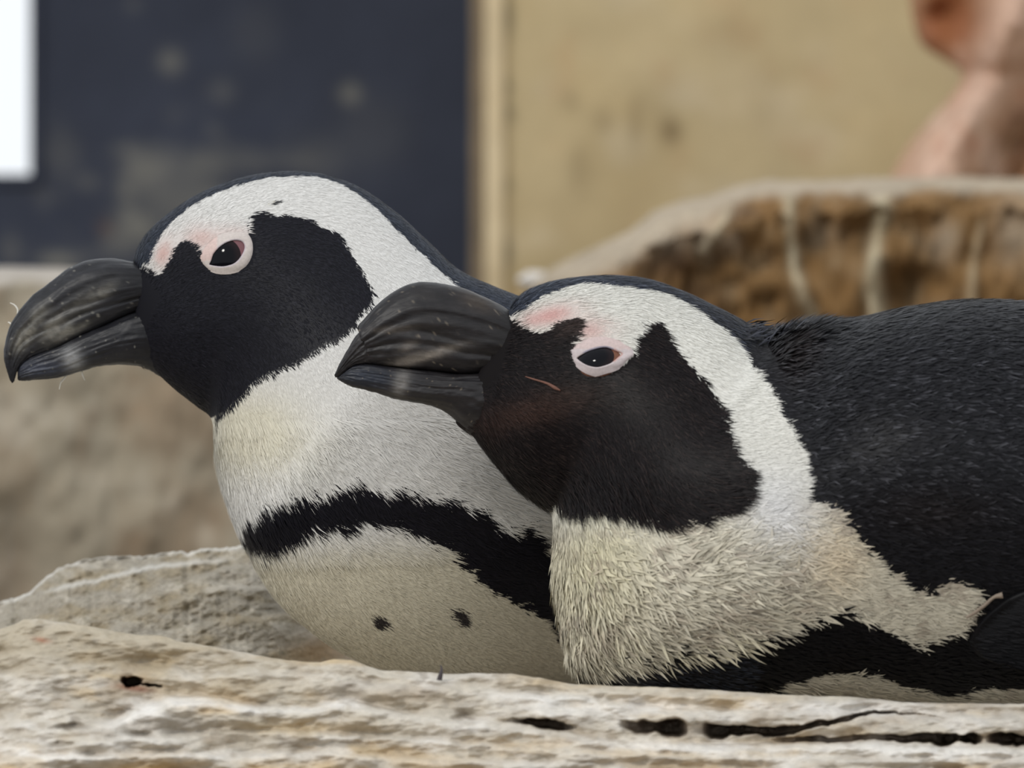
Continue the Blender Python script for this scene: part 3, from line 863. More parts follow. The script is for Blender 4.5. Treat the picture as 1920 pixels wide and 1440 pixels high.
# ================================================================== REAR PENGUIN (left)
def penguin_rear():
    YC = .118
    base = W(900, 1300, .23)
    root_ = empty('penguin', base)
    tag(root_, 'rear penguin with open dark eye, black breast band and two belly spots', 'penguin', 'penguins resting on the rock')
    rows = [(262, 560, 262, 640, 3, YC), (250, 500, 262, 682, 7.5, YC), (266, 450, 290, 697, 15, YC), (310, 405, 328, 730, 24.5, YC), (370, 365, 364, 758, 32, YC),
            (440, 337, 394, 782, 35, YC), (520, 322, 401, 815, 37, YC), (600, 326, 403, 850, 39, YC), (675, 352, 411, 895, 43, YC), (745, 400, 425, 942, 49, YC),
            (805, 455, 442, 988, 56, YC), (860, 505, 460, 1025, 62, YC), (920, 534, 482, 1070, 67, YC + .003), (985, 560, 512, 1118, 72, YC + .008),
            (1060, 592, 560, 1166, 77, YC + .015), (1150, 618, 645, 1226, 82, YC + .026), (1270, 645, 765, 1276, 86, YC + .042), (1400, 668, 920, 1312, 88, YC + .065), (1560, 705, 1120, 1322, 86, YC + .095),
            (1720, 775, 1350, 1322, 74, YC + .13), (1850, 885, 1600, 1312, 50, YC + .165), (1920, 1050, 1800, 1285, 22, YC + .19), (1940, 1120, 1890, 1210, 4, YC + .20)]

    def relief(PX, PY):
        r = .004 * gauss(PX, PY, 520, 560, 130, 130)              # cheek
        r = r - .003 * gauss(PX, PY, 360, 540, 50, 40)            # lore
        r = r + .004 * gauss(PX, PY, 420, 440, 90, 40)            # brow
        return r
    B = Loft(rows, 420, 260, 2.05, relief, relax=150)

    mask = [(180, 480), (243, 494), (262, 503), (280, 512), (292, 518), (305, 510), (318, 490), (326, 468), (340, 457), (354, 456), (366, 464), (376, 482), (386, 496), (402, 508), (426, 514), (450, 508), (468, 492),
            (476, 470), (472, 450), (466, 434), (466, 414), (480, 398), (496, 400), (512, 408), (545, 404), (578, 412), (600, 424), (636, 434), (648, 460), (660, 478), (676, 505), (690, 528), (700, 552), (696, 574), (674, 592), (668, 612),
            (640, 634), (606, 650), (560, 680), (515, 698), (480, 716), (462, 736), (440, 757), (415, 776), (396, 784), (330, 790), (200, 720), (150, 600)]
    cap = [(150, 560), (243, 500), (262, 504), (274, 502), (285, 470), (300, 442), (330, 410), (370, 381), (410, 361), (460, 344), (505, 332), (540, 333), (575, 329), (610, 336), (645, 349), (672, 366), (700, 386), (722, 408), (742, 430),
           (768, 455), (796, 480), (818, 503), (842, 522), (860, 545), (900, 600), (960, 680), (1010, 740), (1060, 830), (1080, 900), (1120, 1000), (1300, 1040), (2200, 1100), (2200, 200), (150, 200)]
    band = [(425, 985), (442, 980), (456, 956), (482, 938), (520, 926), (560, 915), (600, 902), (630, 892), (664, 888), (700, 906), (735, 904), (765, 914), (805, 926), (845, 934), (875, 944), (902, 966), (934, 990), (962, 984), (985, 992), (1002, 1020), (1030, 1048), (1062, 1078),
            (1150, 1180), (1300, 1300), (1100, 1340), (1062, 1250), (1050, 1212), (1020, 1164), (980, 1134), (930, 1110), (892, 1088), (868, 1060), (845, 1040), (820, 1018), (790, 998), (742, 984), (700, 968), (664, 966), (640, 984), (604, 972), (560, 986), (530, 1004), (502, 1018), (470, 1016), (440, 1012)]
    eye_out = [(377, 483), (382, 494), (395, 507), (410, 513), (428, 514), (445, 511), (460, 504), (470, 493), (476, 478), (477, 463), (474, 450), (467, 440), (455, 436), (440, 436), (420, 440), (400, 452), (385, 468)]
    eye_in = [(395, 497.5), (398.7, 491), (403, 478), (413, 466), (423, 458.5), (433, 454), (445, 451.7), (456, 454), (461, 460), (461.5, 468), (457.5, 478), (450, 489), (441, 496), (430, 499.6), (420, 501), (407.5, 500)]
    bill_zone = [(-50, 480), (180, 470), (243, 492), (255, 510), (285, 540), (296, 560), (276, 600), (262, 640), (256, 672), (250, 690), (-50, 760)]

    def plum(px, py, jit=1.0):
        jx = 7 * jit * fbm(px / 9, py / 16, 0, 401, 3); jy = 9 * jit * fbm(px / 7, py / 16, 0, 403, 3)
        fringe = sstep(860, 930, py)
        x = px + jx * .7; y = py + jy * (.6 + .9 * fringe)
        cls = np.zeros(px.shape, int)
        cls[inside(cap, px + jx * .35, py + jy * .35)] = 2
        cls[inside(mask, x, y)] = 1
        cls[inside(band, px + jx * .6, py + jy * 2.1)] = 3
        rr = _hash(np.round(px * 7).astype(np.int64), np.round(py * 7).astype(np.int64), np.zeros(px.shape, np.int64), 5)
        cls[gauss(px, py, 707, 1161, 17, 12, 40) - .5 * rr > .2] = 4
        cls[gauss(px, py, 857, 1150, 23, 13, 42) - .5 * rr > .2] = 4
        cls[gauss(px, py, 513, 382, 12, 3.5, -15) > .4] = 5
        c = np.broadcast_to(lin(216, 214, 210), px.shape + (3,)).copy()
        c = mixc(c, lin(212, 204, 174), np.clip(gauss(px, py, 470, 800, 110, 70) * 1.2, 0, 1) * .6)
        c = mixc(c, lin(204, 197, 176), sstep(960, 1060, py) * .9)
        c = mixc(c, lin(206, 172, 164), np.clip(.75 * gauss(px, py, 378, 450, 34, 22) + .95 * gauss(px, py, 306, 478, 16, 26, 20) + .35 * gauss(px, py, 440, 440, 30, 16), 0, 1))
        c[cls == 1] = lin(25, 25, 31)
        c[cls == 2] = lin(34, 38, 47)
        c[cls == 3] = lin(19, 18, 24)
        c[cls == 4] = lin(46, 42, 42)
        c[cls == 5] = lin(60, 60, 62)
        return cls, c
    cls, c = plum(B.PX, B.PY, 0)
    c[cls >= 4] = lin(200, 194, 176)
    B.mesh('body', M_SKIN, root_, c * .9)
    bvh = B.bvh()

    rng = np.random.default_rng(11)

    def dens(px, py, n):
        near = np.where(n[..., 1] < .25, 1.0, .3)
        d = 3.4e6 * near
        d = np.where(px > 1080, .25e6, d)
        d = np.where(inside(bill_zone, px, py) | inside(eye_out, px, py), 0, d)
        return d
    pos, n, d, px, py = B.sample(dens, rng)
    cls, c = plum(px, py)
    m = len(pos)
    dark = (cls > 0)
    L = np.full(m, .0052); w = np.full(m, .00042); lift = np.full(m, .10)
    head = sstep(840, 700, py)
    L *= 1 - .35 * head
    L = np.where((py > 780) & (py < 1040), .0098, L); w = np.where((py > 780), .00050, w)
    skin = np.clip(.85 * gauss(px, py, 378, 455, 40, 30) + .95 * gauss(px, py, 306, 478, 22, 30, 20), 0, 1) > .4
    L = np.where(skin & ~dark, .0022, L)
    L = np.where(px > 1080, .010, L); w = np.where(px > 1080, .0022, w)
    L *= rng.uniform(.65, 1.25, m); w *= rng.uniform(.7, 1.3, m); lift = lift * rng.uniform(.3, 1.8, m)
    # yaw jitter, clumped
    ya = .16 * rng.normal(size=m) + .30 * fbm(px / 22, py / 22, 0, 411, 2)
    s = np.cross(n, d)
    d = d * np.cos(ya)[:, None] + s * np.sin(ya)[:, None]
    j = rng.normal(1, np.where(dark, .22, .05), m)
    c = np.clip(c * np.clip(j, .5, 1.8)[:, None], 0, 1)
    tip = np.where((cls == 2)[:, None], c * 1.3 + lin(104, 112, 128) * (rng.random(m) ** 3 * .45)[:, None] + lin(24, 27, 34), np.where(dark[:, None], c * 1.25, c))  # bluish crown tips: feather tone, brightened as painted sky highlights
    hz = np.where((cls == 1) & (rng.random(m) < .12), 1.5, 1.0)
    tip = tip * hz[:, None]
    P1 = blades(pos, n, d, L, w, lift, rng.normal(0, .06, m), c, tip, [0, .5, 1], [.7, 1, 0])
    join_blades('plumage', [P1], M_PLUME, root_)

    def lid_cols(px, py, f):
        c = lin(196, 186, 180) if f > .1 else lin(184, 174, 178)
        if px < 410 and py < 490: c = c * .5 + lin(212, 176, 168) * .5
        return c
    build_eye(root_, bvh, YC, eye_in, eye_out, (428, 478), 72, (417, 484), 37, lin(120, 84, 88), lid_cols, 1.0)

    def bcol(PX, PY, nm):
        c = np.broadcast_to(lin(31, 31, 35), PX.shape + (3,)).copy()
        c = mixc(c, lin(48, 48, 52), sstep(.3, .7, fbm(PX / 40, PY / 14, 0, 421) * .5 + .5) * .4)
        if nm == 'upper_bill':
            for cx, cy, rx, ry, ang, a in [(48, 632, 26, 12, -50, .75), (100, 615, 28, 15, -50, .5), (122, 622, 18, 7, -45, .5), (160, 565, 40, 16, -35, .2), (75, 590, 22, 12, -48, .35), (140, 620, 30, 6, -30, .4), (200, 545, 22, 9, -30, .3)]:
                k = np.clip(gauss(PX, PY, cx, cy, rx, ry, ang) * (1 + .7 * fbm(PX / 9, PY / 9, 0, 423)) * 1.2, 0, 1)
                c = mixc(c, lin(142, 138, 128), k * a)
        else:
            c = mixc(c, lin(58, 62, 74), np.clip(gauss(PX, PY, 75, 690, 50, 16), 0, 1) * .9)
            c = mixc(c, lin(138, 138, 138), np.clip(gauss(PX, PY, 137, 674, 17, 22, -20) * 1.2, 0, 1) * .85)
        c = mixc(c, lin(22, 22, 26), sstep(190, 270, PX) * .8)
        sp = fbm(PX / 5, PY / 5, 0, 425, 2)
        c = mixc(c, lin(150, 146, 136), sstep(.62, .8, sp) * .5)
        return c
    upper = [(330, 520, 348, 551, 9), (290, 503, 318, 560, 12), (245, 493, 288, 573, 12.5), (205, 487.5, 242, 591, 12), (165, 491, 197, 611, 11), (128, 507, 152, 630, 9.5), (95, 532, 114, 650, 8), (62, 557, 84, 661, 6.5),
             (38, 585, 60, 670, 5.2), (21, 613, 46, 679, 4.2), (12, 645, 38, 688, 3.4), (10.5, 668, 32, 697, 2.8), (14, 690, 29, 706, 2.1), (18, 710, 27, 714, 1.2), (22, 718, 24, 718, .4)]
    lower = [(348, 549, 300, 706, 9), (318, 558, 276, 692, 11.5), (288, 570, 250, 685, 12), (242, 587, 212, 684, 10.8), (197, 607, 181, 688, 9.5), (152, 626, 150, 697, 8.2), (114, 646, 110, 708, 6.8), (84, 658, 72, 712, 5.4), (58, 670, 50, 714, 4.0), (40, 684, 38, 714, 2.6), (33, 696, 33, 712, 1.0)]
    build_bill(root_, YC, upper, lower, bcol, 431)

    # wisps of down stuck to the bill
    def wisp(pts, r, label, dy):
        P = np.array([W(x, y_, YC + dy + .0006 * i) for i, (x, y_) in enumerate(pts)])
        o = tube('down_wisp', P, [r, r, r * .5], M_SKIN, None, lin(214, 210, 200), 6)
        tag(o, label, 'down', 'wisps of white down on the rear bill')
    wisp([(33, 590), (33, 580), (27, 572), (19, 568)], .0004, 'bent white wisp of down above the rear penguin\'s bill', 0)
    wisp([(25, 612), (19, 606), (15, 604)], .0004, 'tiny white wisp of down at front edge of rear bill', 0)
    wisp([(124, 705), (118, 713), (114, 718), (111, 730)], .0004, 'white wisp of down hanging under the rear penguin\'s lower bill', 0)
    wisp([(153, 696), (155, 704), (159, 713)], .0004, 'short white wisp of down nearer the throat under rear bill', 0)
penguin_rear()


# ================================================================== FRONT PENGUIN (right)
def penguin_front():
    YC = -.005
    base = W(1500, 1330, 0)
    root_ = empty('penguin', base)
    tag(root_, 'front penguin with drowsy half closed eye and ruffled cream breast feathers', 'penguin', 'penguins resting on the rock')
    rows = [(960, 640, 940, 700, 3), (954, 588, 856, 782, 7.5), (976, 554, 888, 820, 15.5), (1025, 531, 926, 868, 25), (1085, 520, 965, 910, 34), (1150, 517, 1003, 940, 37), (1215, 524, 1030, 958, 40), (1275, 544, 1037, 985, 43), (1330, 569, 1039, 1020, 47),
            (1378, 593, 1041, 1060, 52.5), (1416, 614, 1045, 1100, 58), (1450, 622, 1052, 1142, 62.5), (1490, 614, 1062, 1188, 67), (1540, 604, 1085, 1236, 72), (1610, 596, 1150, 1275, 80), (1700, 577, 1280, 1305, 89), (1830, 562, 1480, 1325, 92),
            (1980, 576, 1720, 1335, 94), (2150, 632, 1980, 1335, 92), (2330, 732, 2240, 1330, 80), (2500, 870, 2460, 1300, 55), (2600, 1000, 2590, 1230, 25), (2620, 1080, 2620, 1160, 4)]
    rows = [r + (YC,) for r in rows]
    crease = np.array([(1400, 560), (1428, 640), (1462, 720), (1490, 800), (1504, 880), (1506, 940), (1480, 1000), (1420, 1060), (1300, 1120)], float)

    def relief(PX, PY):
        cx = np.interp(PY, crease[:, 1], crease[:, 0])
        dd = PX - cx
        k = sstep(1010, 900, PY) * sstep(560, 640, PY)
        r = k * (.012 * sstep(-10, 80, dd) * sstep(800, 200, dd) - .007 * np.exp(-(dd / 45) ** 2))
        r = r + .007 * gauss(PX, PY, 1210, 790, 150, 150) - .005 * gauss(PX, PY, 1180, 1020, 170, 50)   # cheek over the breast
        r = r + .006 * gauss(PX, PY, 1260, 1150, 170, 90)
        r = r - .003 * gauss(PX, PY, 1035, 660, 45, 40) + .003 * gauss(PX, PY, 1120, 610, 90, 40)
        return r
    B = Loft(rows, 420, 260, 2.05, relief, relax=150)

    mask = [(880, 560), (950, 580), (958, 600), (968, 614), (985, 622), (1005, 626), (1018, 624), (1030, 612), (1048, 602), (1072, 599), (1086, 604), (1078, 624), (1070, 640), (1066, 655), (1070, 672), (1084, 690), (1100, 702), (1116, 706), (1148, 696), (1172, 680), (1188, 664), (1184, 650), (1186, 636), (1192, 622), (1202, 606),
            (1214, 598), (1228, 600), (1240, 616), (1252, 640), (1266, 658), (1284, 682), (1300, 694), (1318, 716), (1338, 744), (1352, 772), (1356, 808), (1366, 845), (1384, 868), (1398, 884), (1398, 904), (1386, 930), (1372, 954), (1345, 962), (1310, 972), (1270, 975), (1240, 978), (1205, 962), (1165, 955), (1120, 946), (1080, 952), (1050, 948), (1030, 946),
            (960, 930), (800, 860), (760, 700)]
    cap = [(900, 600), (950, 590), (962, 594), (980, 578), (1005, 559), (1040, 541), (1085, 533), (1130, 533), (1180, 541), (1215, 543), (1242, 550), (1272, 563), (1302, 582), (1340, 606), (1368, 630), (1388, 655), (1408, 690), (1430, 722), (1450, 760), (1470, 800), (1484, 830), (1500, 856), (1503, 900), (1498, 934),
           (1530, 940), (1560, 972), (1590, 1010), (1622, 1046), (1655, 1078), (1690, 1106), (1722, 1106), (1738, 1094), (1775, 1088), (1816, 1096), (1812, 1116), (1800, 1142), (1780, 1170), (1750, 1190), (1702, 1206), (1660, 1188), (1600, 1156), (1560, 1138), (1530, 1142), (1500, 1156), (1450, 1178), (1400, 1188), (1350, 1197), (1300, 1208), (1262, 1208),
           (1220, 1216), (1180, 1226), (1120, 1234), (1080, 1234), (1040, 1226), (1040, 1330), (1330, 1315), (1400, 1298), (1460, 1280), (1530, 1256), (1600, 1262), (1680, 1282), (1740, 1304), (1790, 1305), (1800, 1288), (1900, 1284), (1960, 1296), (2700, 1300), (2700, 300), (900, 300)]
    eye_out = [(1067, 657), (1070, 667), (1075, 679), (1083, 689), (1096, 698), (1112.5, 704), (1119, 704), (1133, 700), (1150, 695), (1165, 687), (1174, 677), (1188, 664), (1183, 655), (1176, 647), (1163, 640), (1145, 634), (1120, 632), (1095, 637), (1078, 645)]
    eye_in = [(1081, 671.7), (1087.5, 667), (1100, 660), (1112.5, 655.5), (1125, 652.5), (1136, 652), (1146, 655), (1157, 660), (1164, 664), (1158, 670), (1150, 677), (1142, 682.5), (1129, 687), (1117, 689), (1102, 686), (1092, 681), (1085, 676)]
    bill_zone = [(560, 500), (900, 500), (955, 586), (955, 610), (945, 650), (935, 690), (905, 725), (876, 772), (860, 802), (560, 800)]

    def plum(px, py, jit=1.0):
        jx = 8 * jit * fbm(px / 11, py / 14, 0, 501, 3); jy = 9 * jit * fbm(px / 11, py / 14, 0, 503, 3)
        low = sstep(900, 960, py)
        cls = np.zeros(px.shape, int)
        cls[inside(cap, px + jx * (.4 + .8 * low), py + jy * (.35 + .8 * low))] = 2
        cls[inside(mask, px + jx * (.6 + 1.2 * low), py + jy * (.5 + 1.1 * low))] = 1
        c = np.broadcast_to(lin(218, 216, 208), px.shape + (3,)).copy()
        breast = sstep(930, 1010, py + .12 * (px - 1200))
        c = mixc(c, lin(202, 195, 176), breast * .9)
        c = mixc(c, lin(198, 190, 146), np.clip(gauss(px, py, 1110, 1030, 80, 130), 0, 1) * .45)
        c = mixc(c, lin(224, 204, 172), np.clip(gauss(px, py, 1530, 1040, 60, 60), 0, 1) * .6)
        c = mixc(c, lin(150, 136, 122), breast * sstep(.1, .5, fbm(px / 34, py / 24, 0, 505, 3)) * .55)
        c = mixc(c, lin(214, 214, 216), np.clip(gauss(px, py, 1440, 960, 70, 70), 0, 1) * .8)
        c = mixc(c, lin(206, 160, 154), np.clip(.95 * gauss(px, py, 1030, 592, 46, 18, -14) + .35 * gauss(px, py, 985, 604, 22, 14) + .7 * gauss(px, py, 1100, 620, 38, 22), 0, 1))
        k1 = cls == 1
        cm = np.broadcast_to(lin(19, 15, 16), px.shape + (3,)).copy()
        cm = mixc(cm, lin(56, 38, 31), np.clip(gauss(px, py, 990, 765, 90, 26, -14) * 1.1 + .6 * gauss(px, py, 1060, 740, 60, 20), 0, 1) * .65)
        cm = mixc(cm, lin(50, 40, 37), np.clip(gauss(px, py, 1062, 612, 34, 16, -20), 0, 1) * .9)
        cm = mixc(cm, lin(36, 33, 31), np.clip(gauss(px, py, 1120, 740, 110, 30), 0, 1) * .5)
        c[k1] = cm[k1]
        k2 = cls == 2
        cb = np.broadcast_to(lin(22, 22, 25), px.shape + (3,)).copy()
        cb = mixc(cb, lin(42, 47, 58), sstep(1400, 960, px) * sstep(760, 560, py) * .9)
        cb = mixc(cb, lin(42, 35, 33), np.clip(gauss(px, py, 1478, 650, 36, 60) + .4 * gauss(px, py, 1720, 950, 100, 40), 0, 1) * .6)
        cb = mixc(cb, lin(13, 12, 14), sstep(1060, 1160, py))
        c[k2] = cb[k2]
        return cls, c
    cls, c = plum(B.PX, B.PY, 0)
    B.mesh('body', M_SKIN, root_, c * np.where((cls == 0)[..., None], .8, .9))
    bvh = B.bvh()
    rng = np.random.default_rng(12)
    excl = lambda px, py: inside(bill_zone, px, py) | inside(eye_out, px, py)

    # fine coat over the head
    def is_head(px, py):
        cx = np.interp(py, crease[:, 1], crease[:, 0])
        return (px < cx + 4) & (py < 1000)

    def dens(px, py, n):
        near = np.where(n[..., 1] < .25, 1.0, .3)
        h = is_head(px, py)
        d = np.where(h, 3.2e6, 1.0e6) * near
        d = np.where(px > 2000, .25e6, d)
        return np.where(excl(px, py), 0, d)
    pos, n, d, px, py = B.sample(dens, rng)
    cls, c = plum(px, py)
    m = len(pos); dark = cls > 0; head = is_head(px, py)
    L = np.where(head, .0048, .0068); w = np.where(head, .00038, .0012); lift = np.where(head, .12, .15)
    low_mask = head & (cls == 1)
    L = np.where(low_mask, .0052 + .0045 * sstep(820, 960, py), L); lift = np.where(low_mask & (py > 880), .2, lift)
    skin = np.clip(1.1 * gauss(px, py, 1030, 592, 56, 24, -14) + .8 * gauss(px, py, 1110, 625, 48, 26), 0, 1) > .45
    L = np.where(skin & ~dark, .0020, L)
    back = ~head & (cls == 2)
    L = np.where(back, .0062, L); w = np.where(back, .0012, w)
    L = np.where(px > 2000, .012, L); w = np.where(px > 2000, .003, w)
    # ruff of raised feathers where the neck sinks between the shoulders
    ruff = np.clip(gauss(px, py, 1450, 640, 48, 80) + gauss(px, py, 1500, 612, 60, 24), 0, 1) * (~head)
    L = L * (1 + .4 * ruff); lift = lift + .36 * ruff
    L *= rng.uniform(.65, 1.3, m); w *= rng.uniform(.7, 1.3, m); lift = lift * rng.uniform(.4, 1.7, m)
    ya = np.where(head, .16, .22) * rng.normal(size=m) + .32 * fbm(px / 26, py / 26, 0, 511, 2)
    s = np.cross(n, d)
    d2 = d * np.cos(ya)[:, None] + s * np.sin(ya)[:, None]
    j = np.clip(rng.normal(1, np.where(dark, .25, .05), m), .5, 1.8)
    c2 = np.clip(c * j[:, None], 0, 1)
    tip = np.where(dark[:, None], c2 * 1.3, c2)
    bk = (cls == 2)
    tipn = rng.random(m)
    tip = np.where(bk[:, None], c2 * 1.3 + lin(80, 80, 85) * ((tipn ** 8) * sstep(1080, 900, py))[:, None] + lin(110, 120, 142) * (tipn ** 3 * .5 * (px < 1400))[:, None], tip)  # feather-tip tones plus painted light: glints on the back, sky highlights on the crown
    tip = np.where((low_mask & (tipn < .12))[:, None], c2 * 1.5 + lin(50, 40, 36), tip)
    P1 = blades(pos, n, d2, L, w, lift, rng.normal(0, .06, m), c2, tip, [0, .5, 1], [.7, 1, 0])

    # long loose breast feathers
    def dens2(px, py, n):
        cl, _ = plum(px, py)
        near = np.where(n[..., 1] < .3, 1.0, .35)
        d = np.where((cl == 0) & (py > 950 - .05 * (px - 1040)) & (px < 1990), 1.15e6, 0) * near
        d = np.where((cl == 0) & is_head(px, py) & (py < 950), 0, d)
        return d
    pos, n, d, px, py = B.sample(dens2, rng)
    cls, c = plum(px, py)
    m = len(pos)
    shag = sstep(1700, 1300, px) * sstep(960, 1080, py)
    L = .0075 + .0055 * shag; w = .0010 + .0011 * shag
    lift = .18 + .26 * shag * rng.random(m) + .35 * sstep(1170, 1240, py) * sstep(1500, 1100, px)
    L = L * rng.uniform(.6, 1.25, m); w = w * rng.uniform(.45, 1.2, m)
    ya = .32 * rng.normal(size=m) + .5 * fbm(px / 40, py / 40, 0, 521, 2)
    s = np.cross(n, d)
    d2 = d * np.cos(ya)[:, None] + s * np.sin(ya)[:, None]
    c2 = np.clip(c * np.clip(rng.normal(1, .15, m), .55, 1.25)[:, None], 0, 1)
    curl = rng.normal(0, .18, m) + .18 * fbm(px / 60, py / 60, 0, 523, 2)
    P2 = blades(pos, n, d2, L, w, lift, curl, c2 * .93, c2 * 1.03, [0, .3, .65, 1], [.5, 1, .75, 0])
    # long curled feathers hanging from the hem of the breast over the dark band
    hx = np.concatenate([rng.uniform(1056, 1190, 260), rng.uniform(1190, 1420, 200)])
    hy = np.where(hx < 1190, rng.uniform(1150, 1216, 460), np.interp(hx, [1190, 1300, 1420], [1204, 1194, 1172]) + rng.normal(0, 10, 460))
    hp, hn = [], []
    for a, b in zip(hx, hy):
        q = W(a, b, YC)
        h = bvh.ray_cast(Vector((q[0], -1.0, q[2])), Vector((0, 1, 0)))
        if h[0] is None:
            h = bvh.find_nearest(Vector((q[0], -.05, q[2])))
        hp.append(h[0]); hn.append(h[1] if h[1].y < .2 else -h[1])
    hp = np.array([tuple(v) for v in hp]); hn = np.array([tuple(v) for v in hn])
    ang = np.interp(hx, [1056, 1110, 1190, 1420], [-118, -100, -78, -38]) + rng.normal(0, 14, 460)
    hd = np.stack([np.cos(np.radians(ang)), 0 * ang, np.sin(np.radians(ang))], -1)
    hd = hd - (hd * hn).sum(1, keepdims=True) * hn; hd /= np.linalg.norm(hd, axis=1, keepdims=True)
    hc = np.tile(lin(206, 199, 176), (460, 1)) * np.clip(rng.normal(1, .12, 460), .6, 1.2)[:, None]
    P3 = blades(hp, hn, hd, rng.uniform(.009, .016, 460), rng.uniform(.0009, .0021, 460), rng.uniform(.15, .55, 460), np.where(hx < 1150, -1, .6) * rng.uniform(.05, .4, 460), hc * .92, hc * 1.05, [0, .25, .5, .75, 1], [.5, 1, .9, .6, 0])
    # ragged tufts where the sunken neck pushes the mantle feathers up
    k = 420
    tx = 1408 + 190 * rng.random(k) ** 1.6
    tp, tn = [], []
    for a, b, z in zip(tx, rng.uniform(-.030, .030, k), rng.uniform(-6, 30, k)):
        q = W(a, np.interp(a, [1400, 1450, 1490, 1540, 1610], [606, 622, 614, 604, 596]) + z, YC)
        h = bvh.find_nearest(Vector((q[0], YC + b, q[2] + .004)))
        nn = h[1] if h[1].z > 0 else -h[1]
        tp.append(tuple(h[0])); tn.append(tuple(nn))
    tp = np.array(tp); tn = np.array(tn)
    td = np.tile(np.array([1.0, 0, 0]), (k, 1)); td[:, 2] = rng.normal(.25, .3, k); td[:, 1] = rng.normal(0, .25, k)
    td = td - (td * tn).sum(1, keepdims=True) * tn; td /= np.linalg.norm(td, axis=1, keepdims=True)
    up = np.clip(1.25 - (tx - 1408) / 160, .25, 1.1) * rng.uniform(.5, 1.1, k)
    tc = np.tile(lin(34, 34, 39), (k, 1)) * rng.uniform(.5, 1.5, k)[:, None]
    P4 = blades(tp, tn, td, rng.uniform(.006, .0115, k), rng.uniform(.0007, .0014, k), up, rng.normal(0, .15, k), tc, tc * 1.6 + lin(50, 54, 64) * rng.random(k)[:, None], [0, .5, 1], [.8, 1, 0])
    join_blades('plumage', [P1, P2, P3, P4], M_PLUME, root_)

    def lid_cols(px, py, f):
        c = lin(192, 180, 180)
        if py < 655: c = c * .5 + lin(200, 174, 166) * .5
        if f < .1 and py < 662: c = lin(150, 146, 160)
        if px > 1150 and f < .2: c = lin(186, 152, 146)
        return c
    build_eye(root_, bvh, YC, eye_in, eye_out, (1122, 669), 72, (1111, 669), 38, lin(116, 78, 62), lid_cols, .70)

    def bcol(PX, PY, nm):
        c = np.broadcast_to(lin(31, 29, 31), PX.shape + (3,)).copy()
        c = mixc(c, lin(46, 43, 43), sstep(.3, .7, fbm((PX + PY) / 50, (PY - PX * .2) / 10, 0, 531) * .5 + .5) * .5)
        if nm == 'upper_bill':
            c = mixc(c, lin(74, 62, 50), np.clip(gauss(PX, PY, 900, 570, 40, 14, 25), 0, 1) * .5)
            for cx, cy, rx, ry, ang, a in [(800, 668, 46, 7, -18, .8), (758, 676, 34, 8, -22, .5), (765, 650, 18, 8, -20, .4), (840, 655, 40, 8, -15, .3), (742, 617, 40, 6, -5, .3)]:
                k = np.clip(gauss(PX, PY, cx, cy, rx, ry, ang) * (1 + .6 * fbm(PX / 9, PY / 6, 0, 533)) * 1.2, 0, 1)
                c = mixc(c, lin(128, 120, 112), k * a)
        else:
            c = mixc(c, lin(40, 46, 58), np.clip(gauss(PX, PY, 690, 706, 60, 18, 8), 0, 1) * .8)
            c = mixc(c, lin(120, 116, 112), np.clip(gauss(PX, PY, 752, 718, 14, 24, 18) * 1.2, 0, 1) * .7)
        c = mixc(c, lin(20, 17, 18), sstep(880, 960, PX) * .8)
        sp = fbm(PX / 5, PY / 5, 0, 535, 2)
        c = mixc(c, lin(140, 128, 112), sstep(.64, .8, sp) * .5)
        return c
    upper = [(1010, 640, 1020, 716, 10), (985, 612, 990, 708, 14), (952, 584, 955, 699, 14.5), (908, 560, 917, 698, 13.5), (862, 542, 880, 702, 12.5), (815, 533, 840, 699, 11.2), (775, 534, 800, 695, 10), (738, 551, 766, 692, 8.8), (708, 575, 738, 688, 7.6), (686, 600, 714, 685, 6.4), (674, 614, 698, 683, 5.6), (679, 621, 690, 683, 5.0), (668, 634, 682, 683, 4.5), (653, 659, 665, 685, 3.4),
             (639, 682, 648, 696, 2.4), (629, 699, 634, 707, 1.2), (627, 704, 629, 708, .4)]
    lower = [(1020, 716, 880, 815, 11), (990, 708, 858, 792, 13), (955, 699, 832, 771, 12.6), (907, 699, 800, 759, 11.4), (860, 701, 766, 753, 10.2), (815, 696, 736, 747, 8.8), (766, 691, 706, 737, 7.4), (726, 686, 681, 730, 6), (690, 682, 660, 725, 4.6), (664, 685, 645, 718, 3), (642, 701, 633, 711, 1.2), (634, 707, 631, 709, .4)]
    build_bill(root_, YC, upper, lower, bcol, 541)

    # bare pink corner of the gape
    pts = []
    for x, y_ in [(985, 706), (1000, 711), (1014, 715), (1028, 720), (1040, 727), (1050, 732)]:
        p = W(x, y_, YC); p[1] = surf_y(bvh, x, y_, YC) - .0008; pts.append(p)
    tube('gape', np.array(pts), [.0002, .0004, .0004, .0006, .0008, .0003], M_LID, root_, lin(112, 78, 66), 8)

    # flipper folded against the flank
    FO = catmull([(1806, 1196), (1822, 1166), (1850, 1136), (1900, 1104), (2010, 1076), (2180, 1090), (2380, 1150), (2500, 1222), (2380, 1240), (2180, 1252), (2000, 1252), (1890, 1246), (1826, 1226), (1806, 1196)], 121)[:-1]
    cen = np.array([2060, 1160.0])
    rr = np.linspace(0, 1, 26)
    X = cen[0] + (FO[:, 0][None, :] - cen[0]) * rr[:, None]; Yp = cen[1] + (FO[:, 1][None, :] - cen[1]) * rr[:, None]
    sy = np.array([[surf_y(bvh, x, y_, YC) for x, y_ in zip(FO[:, 0], FO[:, 1])]])
    sc = surf_y(bvh, cen[0], cen[1], YC)
    base_y = sc * (1 - rr[:, None]) + sy * rr[:, None]
    near = base_y - .001 - .004 * np.sqrt(np.maximum(1 - rr[:, None] ** 4, 0))
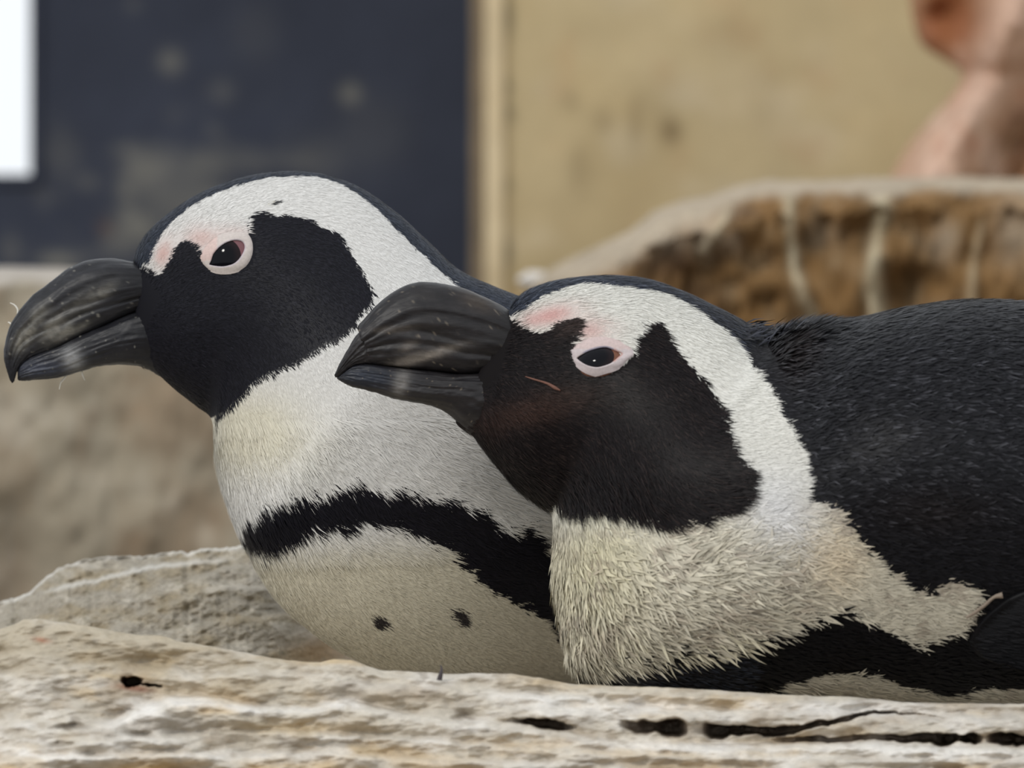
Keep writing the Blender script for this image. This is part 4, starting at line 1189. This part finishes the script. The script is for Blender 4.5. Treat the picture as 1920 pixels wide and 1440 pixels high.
    V1 = W(X, Yp, YC); V1[..., 1] = near
    V2 = W(X, Yp, YC); V2[..., 1] = base_y + .002
    V = np.concatenate([V1, V2[::-1]], 0)
    cF = np.broadcast_to(lin(14, 13, 15), V.shape)
    fl = make_mesh('flipper', V, grid_faces(len(V), 120, wrap=True), M_PLUME, root_, col=cF)
    fr = np.random.default_rng(31)
    k = 5200
    tt = np.sqrt(fr.random(k)) * .97; kk = fr.integers(0, 120, k)
    ia = np.clip((tt * 25).astype(int), 0, 24)
    fp = V1[ia, kk]; fp = fp + (V1[ia + 1, kk] - fp) * fr.random(k)[:, None]
    fdir = np.tile(np.array([1.0, 0, -.12]), (k, 1)); fdir[:, 2] += fr.normal(0, .12, k)
    fdir /= np.linalg.norm(fdir, axis=1, keepdims=True)
    fn_ = np.tile(np.array([0, -1.0, .15]), (k, 1)); fn_ /= np.linalg.norm(fn_, axis=1, keepdims=True)
    fc = np.tile(lin(16, 15, 17), (k, 1)) * fr.uniform(.6, 1.6, k)[:, None]
    join_blades('flipper_feathers', [blades(fp, fn_, fdir, fr.uniform(.004, .007, k), fr.uniform(.0008, .0014, k), fr.uniform(.05, .2, k), fr.normal(0, .06, k), fc, fc * 1.4, [0, .5, 1], [.7, 1, 0])], M_PLUME, fl)
    # pale worn quill on its leading edge
    pts = []
    for x, y_ in [(1800, 1152), (1816, 1142), (1834, 1128), (1850, 1114), (1866, 1110)]:
        p = W(x, y_, YC); p[1] = surf_y(bvh, x, y_, YC) - .006; pts.append(p)
    tube('quill', np.array(pts), [.0005, .0008, .0008, .0007, .0014], M_LID, fl, lin(140, 126, 112), 8)
penguin_front()


# ------------------------------------------------------------------ loose dark feather caught on the ledge
def loose_feather():
    p = [W(823, 1278, -.122), W(826, 1266, -.123), W(828, 1255, -.123), W(826, 1247, -.122)]
    o = tube('loose_feather', np.array(p), [.0012, .0010, .0005, .0002], M_SKIN, None, lin(80, 74, 76), 8)
    tag(o, 'small dark loose feather stuck upright on the edge of the pale ledge', 'feather')
loose_feather()
